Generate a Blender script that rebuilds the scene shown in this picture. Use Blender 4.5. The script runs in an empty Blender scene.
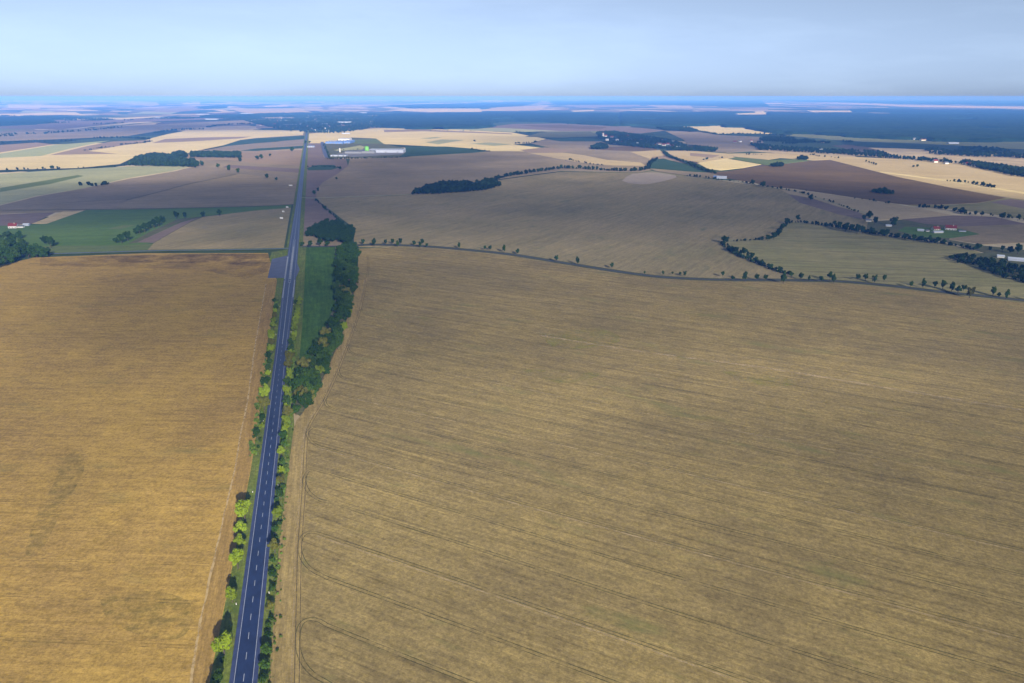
import bpy, bmesh, math, random
import numpy as np
from mathutils import Vector, Matrix

random.seed(11)
RS = np.random.RandomState(11)
sc = bpy.context.scene
COL = sc.collection

# ------------------------------------------------------------------ camera model
H = 225.0
F, CX, CY, HOR = 683.0, 512.0, 341.5, 96.5
PITCH = math.atan((CY - HOR) / F)
SP, CP = math.sin(PITCH), math.cos(PITCH)

def at(px, py, z=0.0):
    """the place at height z that is seen at this spot of the photograph"""
    u, v = (px - CX) / F, (max(py, 100.2) - CY) / F
    d = (u, CP - v * SP, -SP - v * CP)
    t = (H - z) / -d[2]
    return (d[0] * t, d[1] * t)

def depth(py):
    return H / (SP + (py - CY) / F * CP)

cam = bpy.data.cameras.new('camera')
cam.sensor_width = 36.0
cam.lens = 36.0 * F / 1024.0
cam.clip_start = 1.0
cam.clip_end = 200000.0
co = bpy.data.objects.new('camera', cam)
COL.objects.link(co)
co.location = (0, 0, H)
co.rotation_euler = (math.pi / 2 - PITCH, 0, 0)
sc.camera = co

# ------------------------------------------------------------------ light
SUN_EL = math.radians(22.0)
SUN_AZ = math.radians(157.0)         # clockwise from +Y
S = Vector((math.sin(SUN_AZ) * math.cos(SUN_EL), math.cos(SUN_AZ) * math.cos(SUN_EL), math.sin(SUN_EL)))
sl = bpy.data.lights.new('sun', 'SUN')
sl.energy = 5.0
sl.angle = math.radians(0.5)
sl.color = (1.0, 0.93, 0.80)
so = bpy.data.objects.new('sun', sl)
COL.objects.link(so)
so.rotation_euler = S.to_track_quat('Z', 'Y').to_euler()

world = bpy.data.worlds.new('World')
sc.world = world
world.use_nodes = True
nt = world.node_tree
nt.nodes.clear()
wo = nt.nodes.new('ShaderNodeOutputWorld')
bg = nt.nodes.new('ShaderNodeBackground')
sky = nt.nodes.new('ShaderNodeTexSky')
sky.sky_type = 'NISHITA'
sky.sun_disc = False
sky.sun_elevation = SUN_EL
sky.sun_rotation = SUN_AZ
sky.altitude = 200
sky.air_density = 1.0
sky.dust_density = 0.6
sky.ozone_density = 2.0
bg.inputs['Strength'].default_value = 0.070
tint = nt.nodes.new('ShaderNodeMix')
tint.data_type = 'RGBA'
tint.blend_type = 'MULTIPLY'
tint.inputs[0].default_value = 1.0
tint.inputs[7].default_value = (0.59, 0.785, 1.13, 1)
bw = nt.nodes.new('ShaderNodeRGBToBW')
nt.links.new(sky.outputs[0], bw.inputs[0])
milky = nt.nodes.new('ShaderNodeMix')                    # sky greyed to drop its yellow horizon; tint makes it blue
milky.data_type = 'RGBA'
milky.inputs[0].default_value = 0.92
nt.links.new(sky.outputs[0], milky.inputs[6])
nt.links.new(bw.outputs[0], milky.inputs[7])
nt.links.new(milky.outputs[2], tint.inputs[6])
wtc = nt.nodes.new('ShaderNodeTexCoord')
wmp = nt.nodes.new('ShaderNodeMapping')
wmp.inputs['Scale'].default_value = (1.6, 1.2, 9.0)
wmp.inputs['Rotation'].default_value = (0.0, 0.10, 0.4)
wns = nt.nodes.new('ShaderNodeTexNoise')
wns.inputs['Scale'].default_value = 2.2
wns.inputs['Detail'].default_value = 7.0
wns.inputs['Roughness'].default_value = 0.62
wmr = nt.nodes.new('ShaderNodeMapRange')
for k_, v_ in zip((1, 2, 3, 4), (0.45, 0.80, 0.0, 0.12)):
    wmr.inputs[k_].default_value = v_
wmx = nt.nodes.new('ShaderNodeMix')
wmx.data_type = 'RGBA'
wmx.inputs[7].default_value = (8.2, 10.4, 13.4, 1)
nt.links.new(wtc.outputs['Generated'], wmp.inputs['Vector'])
nt.links.new(wmp.outputs[0], wns.inputs['Vector'])
nt.links.new(wns.outputs['Fac'], wmr.inputs[0])
nt.links.new(wmr.outputs[0], wmx.inputs[0])
nt.links.new(tint.outputs[2], wmx.inputs[6])
nt.links.new(wmx.outputs[2], bg.inputs['Color'])
nt.links.new(bg.outputs[0], wo.inputs['Surface'])

vs = sc.view_settings
vs.view_transform = 'Standard'
vs.look = 'None'
vs.gamma = 1.0
vs.exposure = 0.92
vs.use_curve_mapping = False
sc.render.engine = 'CYCLES'
sc.cycles.use_denoising = True
sc.cycles.max_bounces = 6
sc.cycles.transparent_max_bounces = 24
sc.cycles.volume_bounces = 0

# ------------------------------------------------------------------ helpers
def link(o, parent=None, **props):
    COL.objects.link(o)
    if parent is not None:
        o.parent = parent
    for k, v in props.items():
        o[k] = v
    return o

def mesh_obj(name, verts, faces, mat, parent=None, smooth=False, **props):
    me = bpy.data.meshes.new(name)
    me.from_pydata([tuple(v) for v in verts], [], [tuple(f) for f in faces])
    me.materials.append(mat)
    if smooth:
        me.polygons.foreach_set('use_smooth', [True] * len(me.polygons))
    me.update()
    return link(bpy.data.objects.new(name, me), parent, **props)

def empty(name, loc, rz=0.0, **props):
    o = bpy.data.objects.new(name, None)
    o.location = loc
    o.rotation_euler = (0, 0, rz)
    o.empty_display_size = 1.0
    return link(o, None, **props)

def inside(poly, x, y):
    n, c, j = len(poly), False, len(poly) - 1
    for i in range(n):
        xi, yi = poly[i]
        xj, yj = poly[j]
        if (yi > y) != (yj > y) and x < (xj - xi) * (y - yi) / (yj - yi) + xi:
            c = not c
        j = i
    return c

def inside_np(poly, X, Y):
    c = np.zeros(X.shape, bool)
    j = len(poly) - 1
    for i in range(len(poly)):
        xi, yi = poly[i]
        xj, yj = poly[j]
        if yi != yj:
            c ^= ((yi > Y) != (yj > Y)) & (X < (xj - xi) * (Y - yi) / (yj - yi) + xi)
        j = i
    return c

def smooth_line(pts, n=8):
    out = []
    P = [pts[0]] + list(pts) + [pts[-1]]
    for i in range(1, len(P) - 2):
        p0, p1, p2, p3 = (np.array(P[k], float) for k in (i - 1, i, i + 1, i + 2))
        for s in range(n):
            t = s / n
            out.append(tuple(0.5 * (2 * p1 + (p2 - p0) * t + (2 * p0 - 5 * p1 + 4 * p2 - p3) * t * t + (3 * p1 - p0 - 3 * p2 + p3) * t ** 3)))
    out.append(tuple(pts[-1]))
    return out

# ------------------------------------------------------------------ materials
def new_mat(name):
    m = bpy.data.materials.new(name)
    m.use_nodes = True
    t = m.node_tree
    b = t.nodes['Principled BSDF']
    b.inputs['Roughness'].default_value = 0.9
    b.inputs['Specular IOR Level'].default_value = 0.1
    return m, t, b

def N(t, typ, **kw):
    n = t.nodes.new(typ)
    for k, v in kw.items():
        setattr(n, k, v)
    return n

def mixcol(t, fac, a, b, blend='MIX'):
    m = N(t, 'ShaderNodeMix', data_type='RGBA', blend_type=blend)
    for sock, v in ((0, fac), (6, a), (7, b)):
        if hasattr(v, 'links'):
            t.links.new(v, m.inputs[sock])
        elif sock == 0:
            m.inputs[0].default_value = v
        else:
            m.inputs[sock].default_value = (*v, 1)
    return m.outputs[2]

def maprange(t, v, a, b, c, d):
    m = N(t, 'ShaderNodeMapRange')
    m.inputs[1].default_value, m.inputs[2].default_value = a, b
    m.inputs[3].default_value, m.inputs[4].default_value = c, d
    t.links.new(v, m.inputs[0])
    return m.outputs[0]

def noise(t, vec, scale, detail=3.0, rough=0.55):
    n = N(t, 'ShaderNodeTexNoise')
    n.inputs['Scale'].default_value = scale
    n.inputs['Detail'].default_value = detail
    n.inputs['Roughness'].default_value = rough
    t.links.new(vec, n.inputs['Vector'])
    return n.outputs['Fac']

def mapped(t, ang=0.0, scale=(1, 1, 1), off=(0, 0, 0)):
    tc = N(t, 'ShaderNodeTexCoord')
    mp = N(t, 'ShaderNodeMapping', vector_type='TEXTURE')
    mp.inputs['Rotation'].default_value = (0, 0, ang)
    mp.inputs['Scale'].default_value = tuple(1.0 / s for s in scale)
    mp.inputs['Location'].default_value = off
    t.links.new(tc.outputs['Object'], mp.inputs['Vector'])
    return mp.outputs['Vector']

def field_mat(name, base, alt, ang=0.0, patch=0.6, patch_size=150.0, streak=0.25, streak_w=4.0, grain=0.3, green=None, green_amt=0.5, bump=0.5, rows=0.0):
    """crop or soil: broad patches, drill-row streaks along ang, fine grain, weedy green patches"""
    m, t, b = new_mat(name)
    off = (RS.rand() * 3000, RS.rand() * 3000, 0)
    w = mapped(t, ang, (1, 1, 1), off)
    st = mapped(t, ang, (1 / 22.0, 1, 1), off)
    st2 = mapped(t, ang, (1 / 7.0, 1, 1), off)
    p = maprange(t, noise(t, w, 1 / patch_size, 5, 0.6), 0.35, 0.68, 0, patch)
    c = mixcol(t, p, base, alt)
    s1 = noise(t, st, 1 / streak_w, 4, 0.6)
    c = mixcol(t, 1.0, c, maprange(t, s1, 0.3, 0.7, 1 - streak, 1 + streak), 'MULTIPLY')
    s2 = noise(t, st2, 1 / (streak_w * 0.35), 3, 0.6)
    c = mixcol(t, 1.0, c, maprange(t, s2, 0.3, 0.7, 1 - streak * 0.7, 1 + streak * 0.7), 'MULTIPLY')
    md = noise(t, mapped(t, ang, (1 / 2.6, 1, 1), (off[1], off[0], 0)), 1 / 7.0, 4, 0.7)
    c = mixcol(t, 1.0, c, maprange(t, md, 0.3, 0.7, 1 - grain * 0.55, 1 + grain * 0.55), 'MULTIPLY')
    g = noise(t, w, 0.55, 3, 0.8)
    c = mixcol(t, 1.0, c, maprange(t, g, 0.3, 0.7, 1 - grain, 1 + grain), 'MULTIPLY')
    if rows:
        ln_ = noise(t, mapped(t, ang, (1 / 70.0, 1, 1), (off[0] * 2, off[1], 0)), 1 / 2.2, 2, 0.5)
        c = mixcol(t, 1.0, c, maprange(t, ln_, 0.58, 0.68, 1.0, 1 - rows), 'MULTIPLY')
        c = mixcol(t, 1.0, c, maprange(t, ln_, 0.30, 0.40, 1 + rows * 0.7, 1.0), 'MULTIPLY')
    if green:
        gv = mapped(t, ang, (1 / 3.2, 1, 1), (off[1], off[0], 0))
        gn = noise(t, gv, 1 / 26.0, 6, 0.68)
        c = mixcol(t, maprange(t, gn, 0.57, 0.74, 0, green_amt), c, green)
    t.links.new(c, b.inputs['Base Color'])
    bp = N(t, 'ShaderNodeBump')
    bp.inputs['Strength'].default_value = bump
    bp.inputs['Distance'].default_value = 0.5
    t.links.new(noise(t, mapped(t, ang, (0.35, 1, 1), off), 0.7, 5, 0.7), bp.inputs['Height'])
    t.links.new(bp.outputs[0], b.inputs['Normal'])
    return m

def plain_mat(name, col, rough=0.8, var=0.12, size=3.0, metal=0.0, spec=0.2):
    m, t, b = new_mat(name)
    n = noise(t, mapped(t), 1 / size, 4, 0.6)
    c = mixcol(t, 1.0, col, maprange(t, n, 0.3, 0.7, 1 - var, 1 + var), 'MULTIPLY')
    t.links.new(c, b.inputs['Base Color'])
    b.inputs['Roughness'].default_value = rough
    b.inputs['Metallic'].default_value = metal
    b.inputs['Specular IOR Level'].default_value = spec
    return m

def leaf_mat(name, col, alt, trans=0.25, wide=False):
    m, t, b = new_mat(name)
    t.nodes.remove(b)
    out = t.nodes['Material Output']
    oi = N(t, 'ShaderNodeObjectInfo')
    c = mixcol(t, maprange(t, noise(t, mapped(t), 0.5, 3, 0.6), 0.35, 0.65, 0, 1), col, alt)
    c = mixcol(t, 1.0, c, maprange(t, oi.outputs['Random'], 0, 1, 0.72, 1.28), 'MULTIPLY')
    if wide:
        c = mixcol(t, 1.0, c, maprange(t, noise(t, mapped(t), 1 / 14.0, 3, 0.6), 0.35, 0.65, 0.55, 1.6), 'MULTIPLY')
    d = N(t, 'ShaderNodeBsdfDiffuse')
    tr = N(t, 'ShaderNodeBsdfTranslucent')
    mx = N(t, 'ShaderNodeMixShader')
    mx.inputs[0].default_value = trans
    t.links.new(c, d.inputs['Color'])
    t.links.new(c, tr.inputs['Color'])
    t.links.new(d.outputs[0], mx.inputs[1])
    t.links.new(tr.outputs[0], mx.inputs[2])
    t.links.new(mx.outputs[0], out.inputs['Surface'])
    return m

def canopy_mat(name, col, alt, size=60.0):
    m, t, b = new_mat(name)
    c = mixcol(t, maprange(t, noise(t, mapped(t), 1 / size, 6, 0.7), 0.35, 0.65, 0, 1), col, alt)
    t.links.new(c, b.inputs['Base Color'])
    return m

LEAF = {
    'lime': leaf_mat('leaf_lime', (0.22, 0.285, 0.02), (0.125, 0.19, 0.016), 0.30),
    'olive': leaf_mat('leaf_olive', (0.13, 0.125, 0.025), (0.08, 0.095, 0.02)),
    'mid': leaf_mat('leaf_mid', (0.052, 0.095, 0.014), (0.03, 0.064, 0.012)),
    'dark': leaf_mat('leaf_dark', (0.038, 0.080, 0.010), (0.016, 0.038, 0.007), 0.22),
}
LOOK = {'lime': 'bright yellow-green', 'olive': 'dull olive', 'mid': 'mid green', 'dark': 'dark green'}
M_BARK = plain_mat('bark', (0.07, 0.055, 0.04), 0.95, 0.3, 0.5)
M_CANOPY = canopy_mat('haze_tinted_canopy', (0.007, 0.024, 0.020), (0.020, 0.050, 0.028), 220.0)  # conifer blue-green, with some of the distance haze put into the colour
M_COPSE = leaf_mat('copse_leaves', (0.014, 0.032, 0.010), (0.026, 0.047, 0.012), 0.18, True)

# ------------------------------------------------------------------ ground
m, t, b = new_mat('patchwork_ground')
vor = N(t, 'ShaderNodeTexVoronoi')
vor.inputs['Scale'].default_value = 1.0
vec = mapped(t, 0.35, (1 / 600.0, 1 / 1100.0, 1))
wob = N(t, 'ShaderNodeTexNoise')
wob.inputs['Scale'].default_value = 3.0
t.links.new(vec, wob.inputs['Vector'])
add = N(t, 'ShaderNodeVectorMath', operation='MULTIPLY_ADD')
add.inputs[1].default_value = (0.35, 0.35, 0)
t.links.new(wob.outputs['Color'], add.inputs[0])
t.links.new(vec, add.inputs[2])
t.links.new(add.outputs[0], vor.inputs['Vector'])
sep = N(t, 'ShaderNodeSeparateColor')
t.links.new(vor.outputs['Color'], sep.inputs[0])
rmp = N(t, 'ShaderNodeValToRGB')
rmp.color_ramp.interpolation = 'CONSTANT'
cr = rmp.color_ramp
stops = [(0.0, (0.020, 0.038, 0.018)), (0.26, (0.05, 0.08, 0.03)), (0.40, (0.20, 0.16, 0.10)), (0.52, (0.10, 0.075, 0.055)),
         (0.60, (0.42, 0.33, 0.20)), (0.74, (0.025, 0.045, 0.02)), (0.86, (0.48, 0.40, 0.26)), (0.94, (0.16, 0.17, 0.07))]
cr.elements[0].position, cr.elements[0].color = stops[0][0], (*stops[0][1], 1)
cr.elements[1].position, cr.elements[1].color = stops[1][0], (*stops[1][1], 1)
for p, c in stops[2:]:
    e = cr.elements.new(p)
    e.color = (*c, 1)
t.links.new(sep.outputs[0], rmp.inputs[0])
gr = maprange(t, noise(t, mapped(t), 1 / 90.0, 5, 0.65), 0.3, 0.7, 0.75, 1.25)
t.links.new(mixcol(t, 1.0, rmp.outputs[0], gr, 'MULTIPLY'), b.inputs['Base Color'])
M_GROUND = m
X0, X1, Y0, Y1 = -52000.0, 52000.0, -3000.0, 60000.0
gx = np.linspace(X0, X1, 27)
gy = np.linspace(Y0, Y1, 17)
gv = [(x, y, 0.0) for y in gy for x in gx]
gf = [(j * 27 + i, j * 27 + i + 1, (j + 1) * 27 + i + 1, (j + 1) * 27 + i) for j in range(16) for i in range(26)]
mesh_obj('ground', gv, gf, M_GROUND, kind='structure')

FIELD_Z = [0.05]
def sheet(name, pts, mat, z=None, thick=None):
    """a field: a closed outline on the ground with a little standing height"""
    if z is None:
        z = FIELD_Z[0]
        FIELD_Z[0] += 0.011
    me = bpy.data.meshes.new(name)
    bm = bmesh.new()
    top = [bm.verts.new((x, y, z)) for x, y in pts]
    bot = [bm.verts.new((x, y, -0.3)) for x, y in pts]
    f = bm.faces.new(top)
    if f.normal.z < 0:
        f.normal_flip()
    n = len(top)
    for i in range(n):
        j = (i + 1) % n
        bm.faces.new((top[i], top[j], bot[j], bot[i]))
    bm.normal_update()
    bmesh.ops.triangulate(bm, faces=[q for q in bm.faces if len(q.verts) > 4])
    bmesh.ops.recalc_face_normals(bm, faces=bm.faces)
    bm.to_mesh(me)
    bm.free()
    me.materials.append(mat)
    return link(bpy.data.objects.new(name, me), None, kind='structure')

def px_sheet(name, pts, mat, z=None, sm=0):
    g = [at(*p) for p in pts]
    if sm:
        g = smooth_line(g + [g[0]], sm)[:-1]
    return sheet(name, g, mat, z)

def ribbon(name, pts, width, z, mat, off=0.0, add=None):
    """a strip along pts, off metres to its right"""
    P = [Vector((p[0], p[1])) for p in pts]
    v, f = [], []
    for i, p in enumerate(P):
        a, c = P[max(0, i - 1)], P[min(len(P) - 1, i + 1)]
        d = (c - a).normalized()
        r = Vector((d.y, -d.x))
        w = width[i] if hasattr(width, '__len__') else width
        l, q = p + r * (off - w / 2), p + r * (off + w / 2)
        v += [(l.x, l.y, z), (q.x, q.y, z)]
        if i:
            k = 2 * i
            f.append((k - 2, k - 1, k + 1, k))
    if add is not None:
        base = len(add[0])
        add[0].extend(v)
        add[1].extend([tuple(base + q for q in ff) for ff in f])
        return
    return mesh_obj(name, v, f, mat, kind='structure')

# ---- crop directions measured from their wheel tracks
def ang_of(p, q):
    a, c = at(*p), at(*q)
    return math.atan2(c[1] - a[1], c[0] - a[0])
A_RIGHT = ang_of((304, 530), (512, 601))
A_LEFT = ang_of((0, 597), (203, 604))

WHEAT_L = field_mat('wheat_ochre', (0.390, 0.256, 0.060), (0.288, 0.188, 0.056), A_LEFT, 0.9, 90, 0.08, 3.0, 0.34, (0.17, 0.15, 0.045), 0.6, rows=0.10)
WHEAT_R = field_mat('wheat_tan', (0.268, 0.202, 0.076), (0.196, 0.149, 0.062), A_RIGHT, 0.9, 90, 0.13, 1.8, 0.36, (0.14, 0.15, 0.045), 0.8, rows=0.26)
HEADLAND = field_mat('headland_crop', (0.295, 0.22, 0.088), (0.24, 0.18, 0.07), ang_of((298.5, 605), (303.5, 497)), 0.7, 40, 0.2, 2.0, 0.25)
HEADLAND_L = field_mat('headland_ochre', (0.315, 0.205, 0.06), (0.255, 0.163, 0.052), ang_of((203.5, 610), (227, 504)), 0.7, 40, 0.2, 2.0, 0.25)
GREY_BROWN = field_mat('barley_grey_brown', (0.31, 0.245, 0.125), (0.205, 0.175, 0.085), 1.0, 1.0, 200, 0.14, 7.0, 0.25, (0.14, 0.15, 0.065), 0.9)
GREY_BROWN2 = field_mat('barley_pale_brown', (0.30, 0.235, 0.145), (0.21, 0.165, 0.095), 0.2, 1.0, 260, 0.15, 12.0, 0.25, (0.16, 0.155, 0.07), 0.8)
OLIVE_GREY = field_mat('crop_olive', (0.255, 0.225, 0.105), (0.19, 0.185, 0.075), -0.15, 0.9, 160, 0.25, 9.0, 0.2, (0.12, 0.15, 0.06), 0.7)
PURPLE_GREY = field_mat('stubble_mauve', (0.275, 0.215, 0.148), (0.205, 0.168, 0.11), 0.5, 1.0, 250, 0.14, 14.0, 0.25, (0.17, 0.16, 0.085), 0.6)
PLOUGHED = field_mat('ploughed_soil', (0.15, 0.09, 0.065), (0.12, 0.07, 0.055), -0.5, 0.8, 200, 0.2, 14.0, 0.2)
PLOUGHED_R = field_mat('ploughed_red', (0.15, 0.10, 0.044), (0.11, 0.074, 0.037), -0.5, 0.8, 200, 0.2, 14.0, 0.2)
MAUVE_SOIL = field_mat('mauve_soil', (0.20, 0.15, 0.125), (0.165, 0.12, 0.105), 0.3, 0.8, 150, 0.15, 9.0, 0.2)
STRAW = field_mat('pale_straw', (0.66, 0.54, 0.28), (0.56, 0.45, 0.21), 0.1, 0.8, 300, 0.10, 25.0, 0.15)
STRAW2 = field_mat('golden_straw', (0.50, 0.39, 0.21), (0.42, 0.32, 0.16), -0.3, 0.8, 300, 0.12, 25.0, 0.15)
TAN = field_mat('tan_stubble', (0.30, 0.22, 0.14), (0.25, 0.18, 0.12), 0.2, 0.8, 300, 0.12, 20.0, 0.15)
PALE_GREEN = field_mat('pale_green_crop', (0.36, 0.38, 0.18), (0.31, 0.34, 0.16), 0.2, 0.8, 300, 0.12, 20.0, 0.15)
SAGE = field_mat('sage_crop', (0.36, 0.36, 0.20), (0.27, 0.29, 0.16), 0.25, 0.9, 250, 0.12, 15.0, 0.2)
GREEN = field_mat('green_crop', (0.082, 0.150, 0.026), (0.105, 0.165, 0.035), 0.1, 0.8, 120, 0.15, 8.0, 0.2)
GREEN_L = field_mat('light_green_crop', (0.13, 0.165, 0.05), (0.10, 0.14, 0.045), 0.1, 0.8, 120, 0.15, 8.0, 0.2)
PALE_STUBBLE = field_mat('pale_stubble', (0.42, 0.33, 0.20), (0.36, 0.28, 0.165), -0.4, 0.8, 150, 0.12, 10.0, 0.2)
PALE_SOIL = field_mat('pale_soil', (0.40, 0.33, 0.26), (0.34, 0.28, 0.22), 0.3, 0.8, 100, 0.12, 10.0, 0.2)
DARK_GREEN = field_mat('dark_green_crop', (0.030, 0.068, 0.032), (0.042, 0.080, 0.034), 0.1, 0.8, 150, 0.12, 12.0, 0.2)
MEADOW = field_mat('meadow_grass', (0.062, 0.128, 0.014), (0.038, 0.090, 0.012), ang_of((243.6, 683), (306, 140)), 1.0, 22, 0.22, 2.5, 0.3)
VERGE = field_mat('verge_grass', (0.10, 0.145, 0.022), (0.14, 0.155, 0.034), ang_of((243.6, 683), (306, 140)), 0.9, 14, 0.2, 1.5, 0.35, (0.045, 0.08, 0.025), 0.8)
SCRUB = field_mat('rough_grass', (0.085, 0.10, 0.045), (0.13, 0.12, 0.06), 0.4, 0.9, 40, 0.15, 4.0, 0.3)
YARD = plain_mat('yard_paving', (0.20, 0.20, 0.22), 0.9, 0.15, 15)

# ------------------------------------------------------------------ fields (far and middle ones first)
F_ = px_sheet
# left, middle distance
F_('field', [(-500, 176), (0, 170), (78, 168), (120, 164), (137, 156), (180, 155), (200, 150), (225, 145), (240, 140), (256, 138), (303, 135), (304, 130.5), (245, 130), (187, 130.5), (168, 134), (152, 138), (140, 142), (0, 146), (-500, 152)], STRAW)
F_('field', [(-400, 158), (0, 153.7), (54, 145), (110, 140.6), (87, 145), (70, 148.7), (41, 156), (0, 158), (-400, 163)], PALE_GREEN)
F_('field', [(-400, 149), (0, 145), (37, 142.5), (54, 144.4), (0, 152.5), (-400, 157)], TAN)
F_('field', [(50, 155), (87, 146), (112, 141.5), (150, 140), (150, 142), (128, 144.6), (88, 151), (117.5, 153.7)], TAN)
F_('field', [(165, 139), (200, 137.5), (252, 136.5), (240, 138.5), (190, 141.5), (152, 143)], TAN)
F_('field', [(-500, 182), (0, 174), (42, 171), (128, 166.5), (196, 165), (172, 171), (128, 178), (80, 189), (36, 196), (0, 205), (-500, 240)], SAGE)
F_('field', [(0, 188), (78, 175), (84, 176), (50, 184), (0, 192)], GREEN_L)
F_('field', [(-500, 252), (0, 205.5), (37, 196.5), (83, 188.5), (128, 179), (174, 171.5), (200, 165), (231, 169.5), (301.5, 177), (295.5, 204), (254, 206.5), (183, 208.3), (128, 209.5), (0, 210.5), (-500, 236)], PURPLE_GREY)
F_('field', [(128, 200.5), (190, 184), (240, 174), (302, 180), (295.6, 204), (254, 206.4), (183, 208.2), (110, 209.4)], GREY_BROWN2)
F_('field', [(200, 165), (231, 169.5), (302, 177), (303.5, 166), (256, 163), (225, 160), (199, 160)], GREY_BROWN2)
F_('field', [(222, 167.5), (256, 170), (302.3, 173), (302.8, 169), (256, 166.5), (228, 164.7)], MAUVE_SOIL)
F_('field', [(199, 160), (225, 160), (256, 163), (303.5, 166), (304.5, 150), (256, 151), (186, 155), (178, 157)], TAN)
F_('field', [(186, 154.5), (256, 151), (304.6, 149), (305.4, 139.5), (256, 143.3), (228, 146), (200, 151)], PURPLE_GREY)
F_('field', [(256, 148.6), (304.6, 145.7), (304.5, 148), (256, 151), (240, 150.6)], DARK_GREEN)
F_('field', [(218, 147), (240.5, 140), (256, 138.4), (305.5, 135.6), (305.4, 139), (256, 143), (228, 146)], DARK_GREEN)
F_('field', [(0, 214.5), (56, 212.2), (32, 223.7), (0, 226), (-300, 240), (-300, 222)], MAUVE_SOIL)
F_('field', [(-400, 231), (0, 210.8), (90, 210), (64, 212.3), (0, 214), (-400, 236)], GREY_BROWN2)
F_('field', [(32, 223.7), (47, 224), (80, 211.6), (63, 211.6)], STRAW2)
F_('field', [(-300, 243), (0, 226), (47, 223.8), (86, 210), (128, 209.6), (183, 208.4), (254, 206.8), (292, 204.6), (291, 207.4), (254, 210.5), (201, 216.5), (181, 221), (150, 243), (128, 246), (50, 246), (0, 250), (-300, 270)], GREEN)
F_('field', [(107, 229), (122, 225.5), (136, 225), (120, 229.5)], GREEN_L)
F_('field', [(-300, 272), (0, 250), (50, 246), (128, 245.5), (156, 243.6), (146, 250.8), (32, 254), (0, 256), (-300, 275)], GREEN_L)
F_('field', [(128, 244), (150, 232), (177, 219.5), (200, 216.7), (181, 221.5), (137, 243)], SCRUB)
F_('field', [(137, 242.6), (181, 222.4), (200, 217.3), (190, 222), (153.6, 242.8)], MAUVE_SOIL)
F_('field', [(147, 250.8), (154, 243), (190, 222.5), (203, 217), (254, 210.8), (291, 207.8), (284, 247.5), (254, 248.8)], GREY_BROWN)
# right of the main road, up to the factory
F_('field', [(308, 143.4), (321, 143.4), (324, 157.5), (346, 159), (348, 166), (336.5, 174.7), (322.5, 182.5), (318, 189), (317, 198), (338, 218), (340, 246), (297, 246), (303, 190)], MAUVE_SOIL)
F_('field', [(307, 168), (318, 165), (334, 165), (338, 168), (331, 170), (308, 170.5)], DARK_GREEN)
F_('field', [(300, 245.5), (303, 234), (342, 238.5), (346, 245.5)], GREY_BROWN2)
F_('factory_yard', [(323.5, 143), (352, 137.5), (376, 138.5), (384, 144), (404, 148), (408, 154), (400, 157.2), (326, 158.3)], SCRUB)
F_('field', [(352, 140), (376, 138.7), (383.5, 143.7), (354, 143.7)], GREEN_L)
F_('field', [(334, 150), (360, 145.5), (366, 147), (362, 149.5), (336, 151)], SAGE)
F_('paving', [(336, 154), (366, 149), (404, 149), (408, 154), (352, 157)], YARD)
F_('field', [(308.6, 133.7), (360, 129.5), (384, 127.5), (424, 128), (512, 132.5), (546, 139), (531, 143), (512, 144.5), (560, 150), (512, 152.5), (490, 151), (446, 147), (384, 144), (376, 138.5), (352, 137.5), (323, 143), (308, 143)], STRAW)
F_('field', [(425, 142.5), (441.5, 139.4), (465, 140), (452, 142), (439, 144.4)], SAGE)
F_('field', [(470, 143.7), (489, 142.5), (512, 144.4), (494, 146)], SAGE)
F_('field', [(420, 138.4), (436, 137), (442, 137.6), (430, 139)], SAGE)
F_('field', [(384, 129.8), (424, 129.6), (512, 133.5), (512, 134.3), (424, 131.3), (384, 132.3)], TAN)
F_('field', [(405, 146.6), (446.5, 146.6), (471.5, 148.5), (490, 151), (471.5, 152.7), (421, 155.8), (400, 157), (406, 152)], DARK_GREEN)
# broad fields behind the lane
F_('field', [(316, 199), (317, 190), (322.5, 182.5), (336.5, 174.7), (348, 166), (350, 159), (400, 157.2), (421, 156), (472, 153), (490, 151.2), (530, 151.5), (580, 158), (640, 166), (652, 170), (640, 172.5), (560, 171), (500, 179), (412, 194.5)], GREY_BROWN2)
F_('field', [(316.5, 199.3), (412, 194.8), (500, 180), (560, 172), (640, 173), (652, 171), (700, 178), (768, 187), (800, 193), (836, 203), (870, 215), (868, 232), (800, 221.5), (785, 222), (778, 231), (767, 239), (724, 240), (735, 252), (760, 263), (791, 275), (800, 283), (762, 283), (687, 281), (652, 278.5), (612, 273), (562, 265), (517, 257), (465, 252), (429.5, 249), (384, 247.4), (354, 247), (354, 228), (338, 216)], GREY_BROWN)
F_('field', [(632, 174), (655, 172.5), (676, 176), (672, 179), (655, 183), (640, 184.5), (622, 181)], PALE_SOIL, sm=2)
F_('field', [(724, 240), (767, 239.3), (778, 232), (785, 222.6), (800, 222), (868, 232.5), (896, 236), (945, 243), (985, 254), (947, 258), (975, 268), (1024, 281), (1300, 330), (1300, 360), (1024, 305), (943, 295.5), (893, 289), (843, 285), (797, 283), (791, 275), (760, 264), (735, 253)], OLIVE_GREY)
F_('field', [(788, 194.5), (811, 198.5), (836, 206.5), (858, 212.5), (872, 221), (840, 215), (800, 203)], MAUVE_SOIL)
F_('field', [(868, 222), (902, 219.8), (955, 227), (949, 240), (985, 246), (1024, 250), (1300, 280), (1300, 330), (1024, 281), (975, 268), (947, 257), (985, 253), (945, 242), (896, 235.5), (866, 231)], SCRUB)
F_('field', [(776, 187.7), (795, 189.7), (827.5, 194), (854, 198), (895, 204), (953, 215.4), (994, 217), (902, 219.6), (880, 219.6), (858, 212), (836, 206), (811, 198), (788.5, 194)], PALE_STUBBLE)
F_('field', [(902, 219.6), (953, 215.6), (994, 217), (1024, 223.6), (1300, 250), (1300, 262), (955, 226.7), (925, 224)], MAUVE_SOIL)
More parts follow.
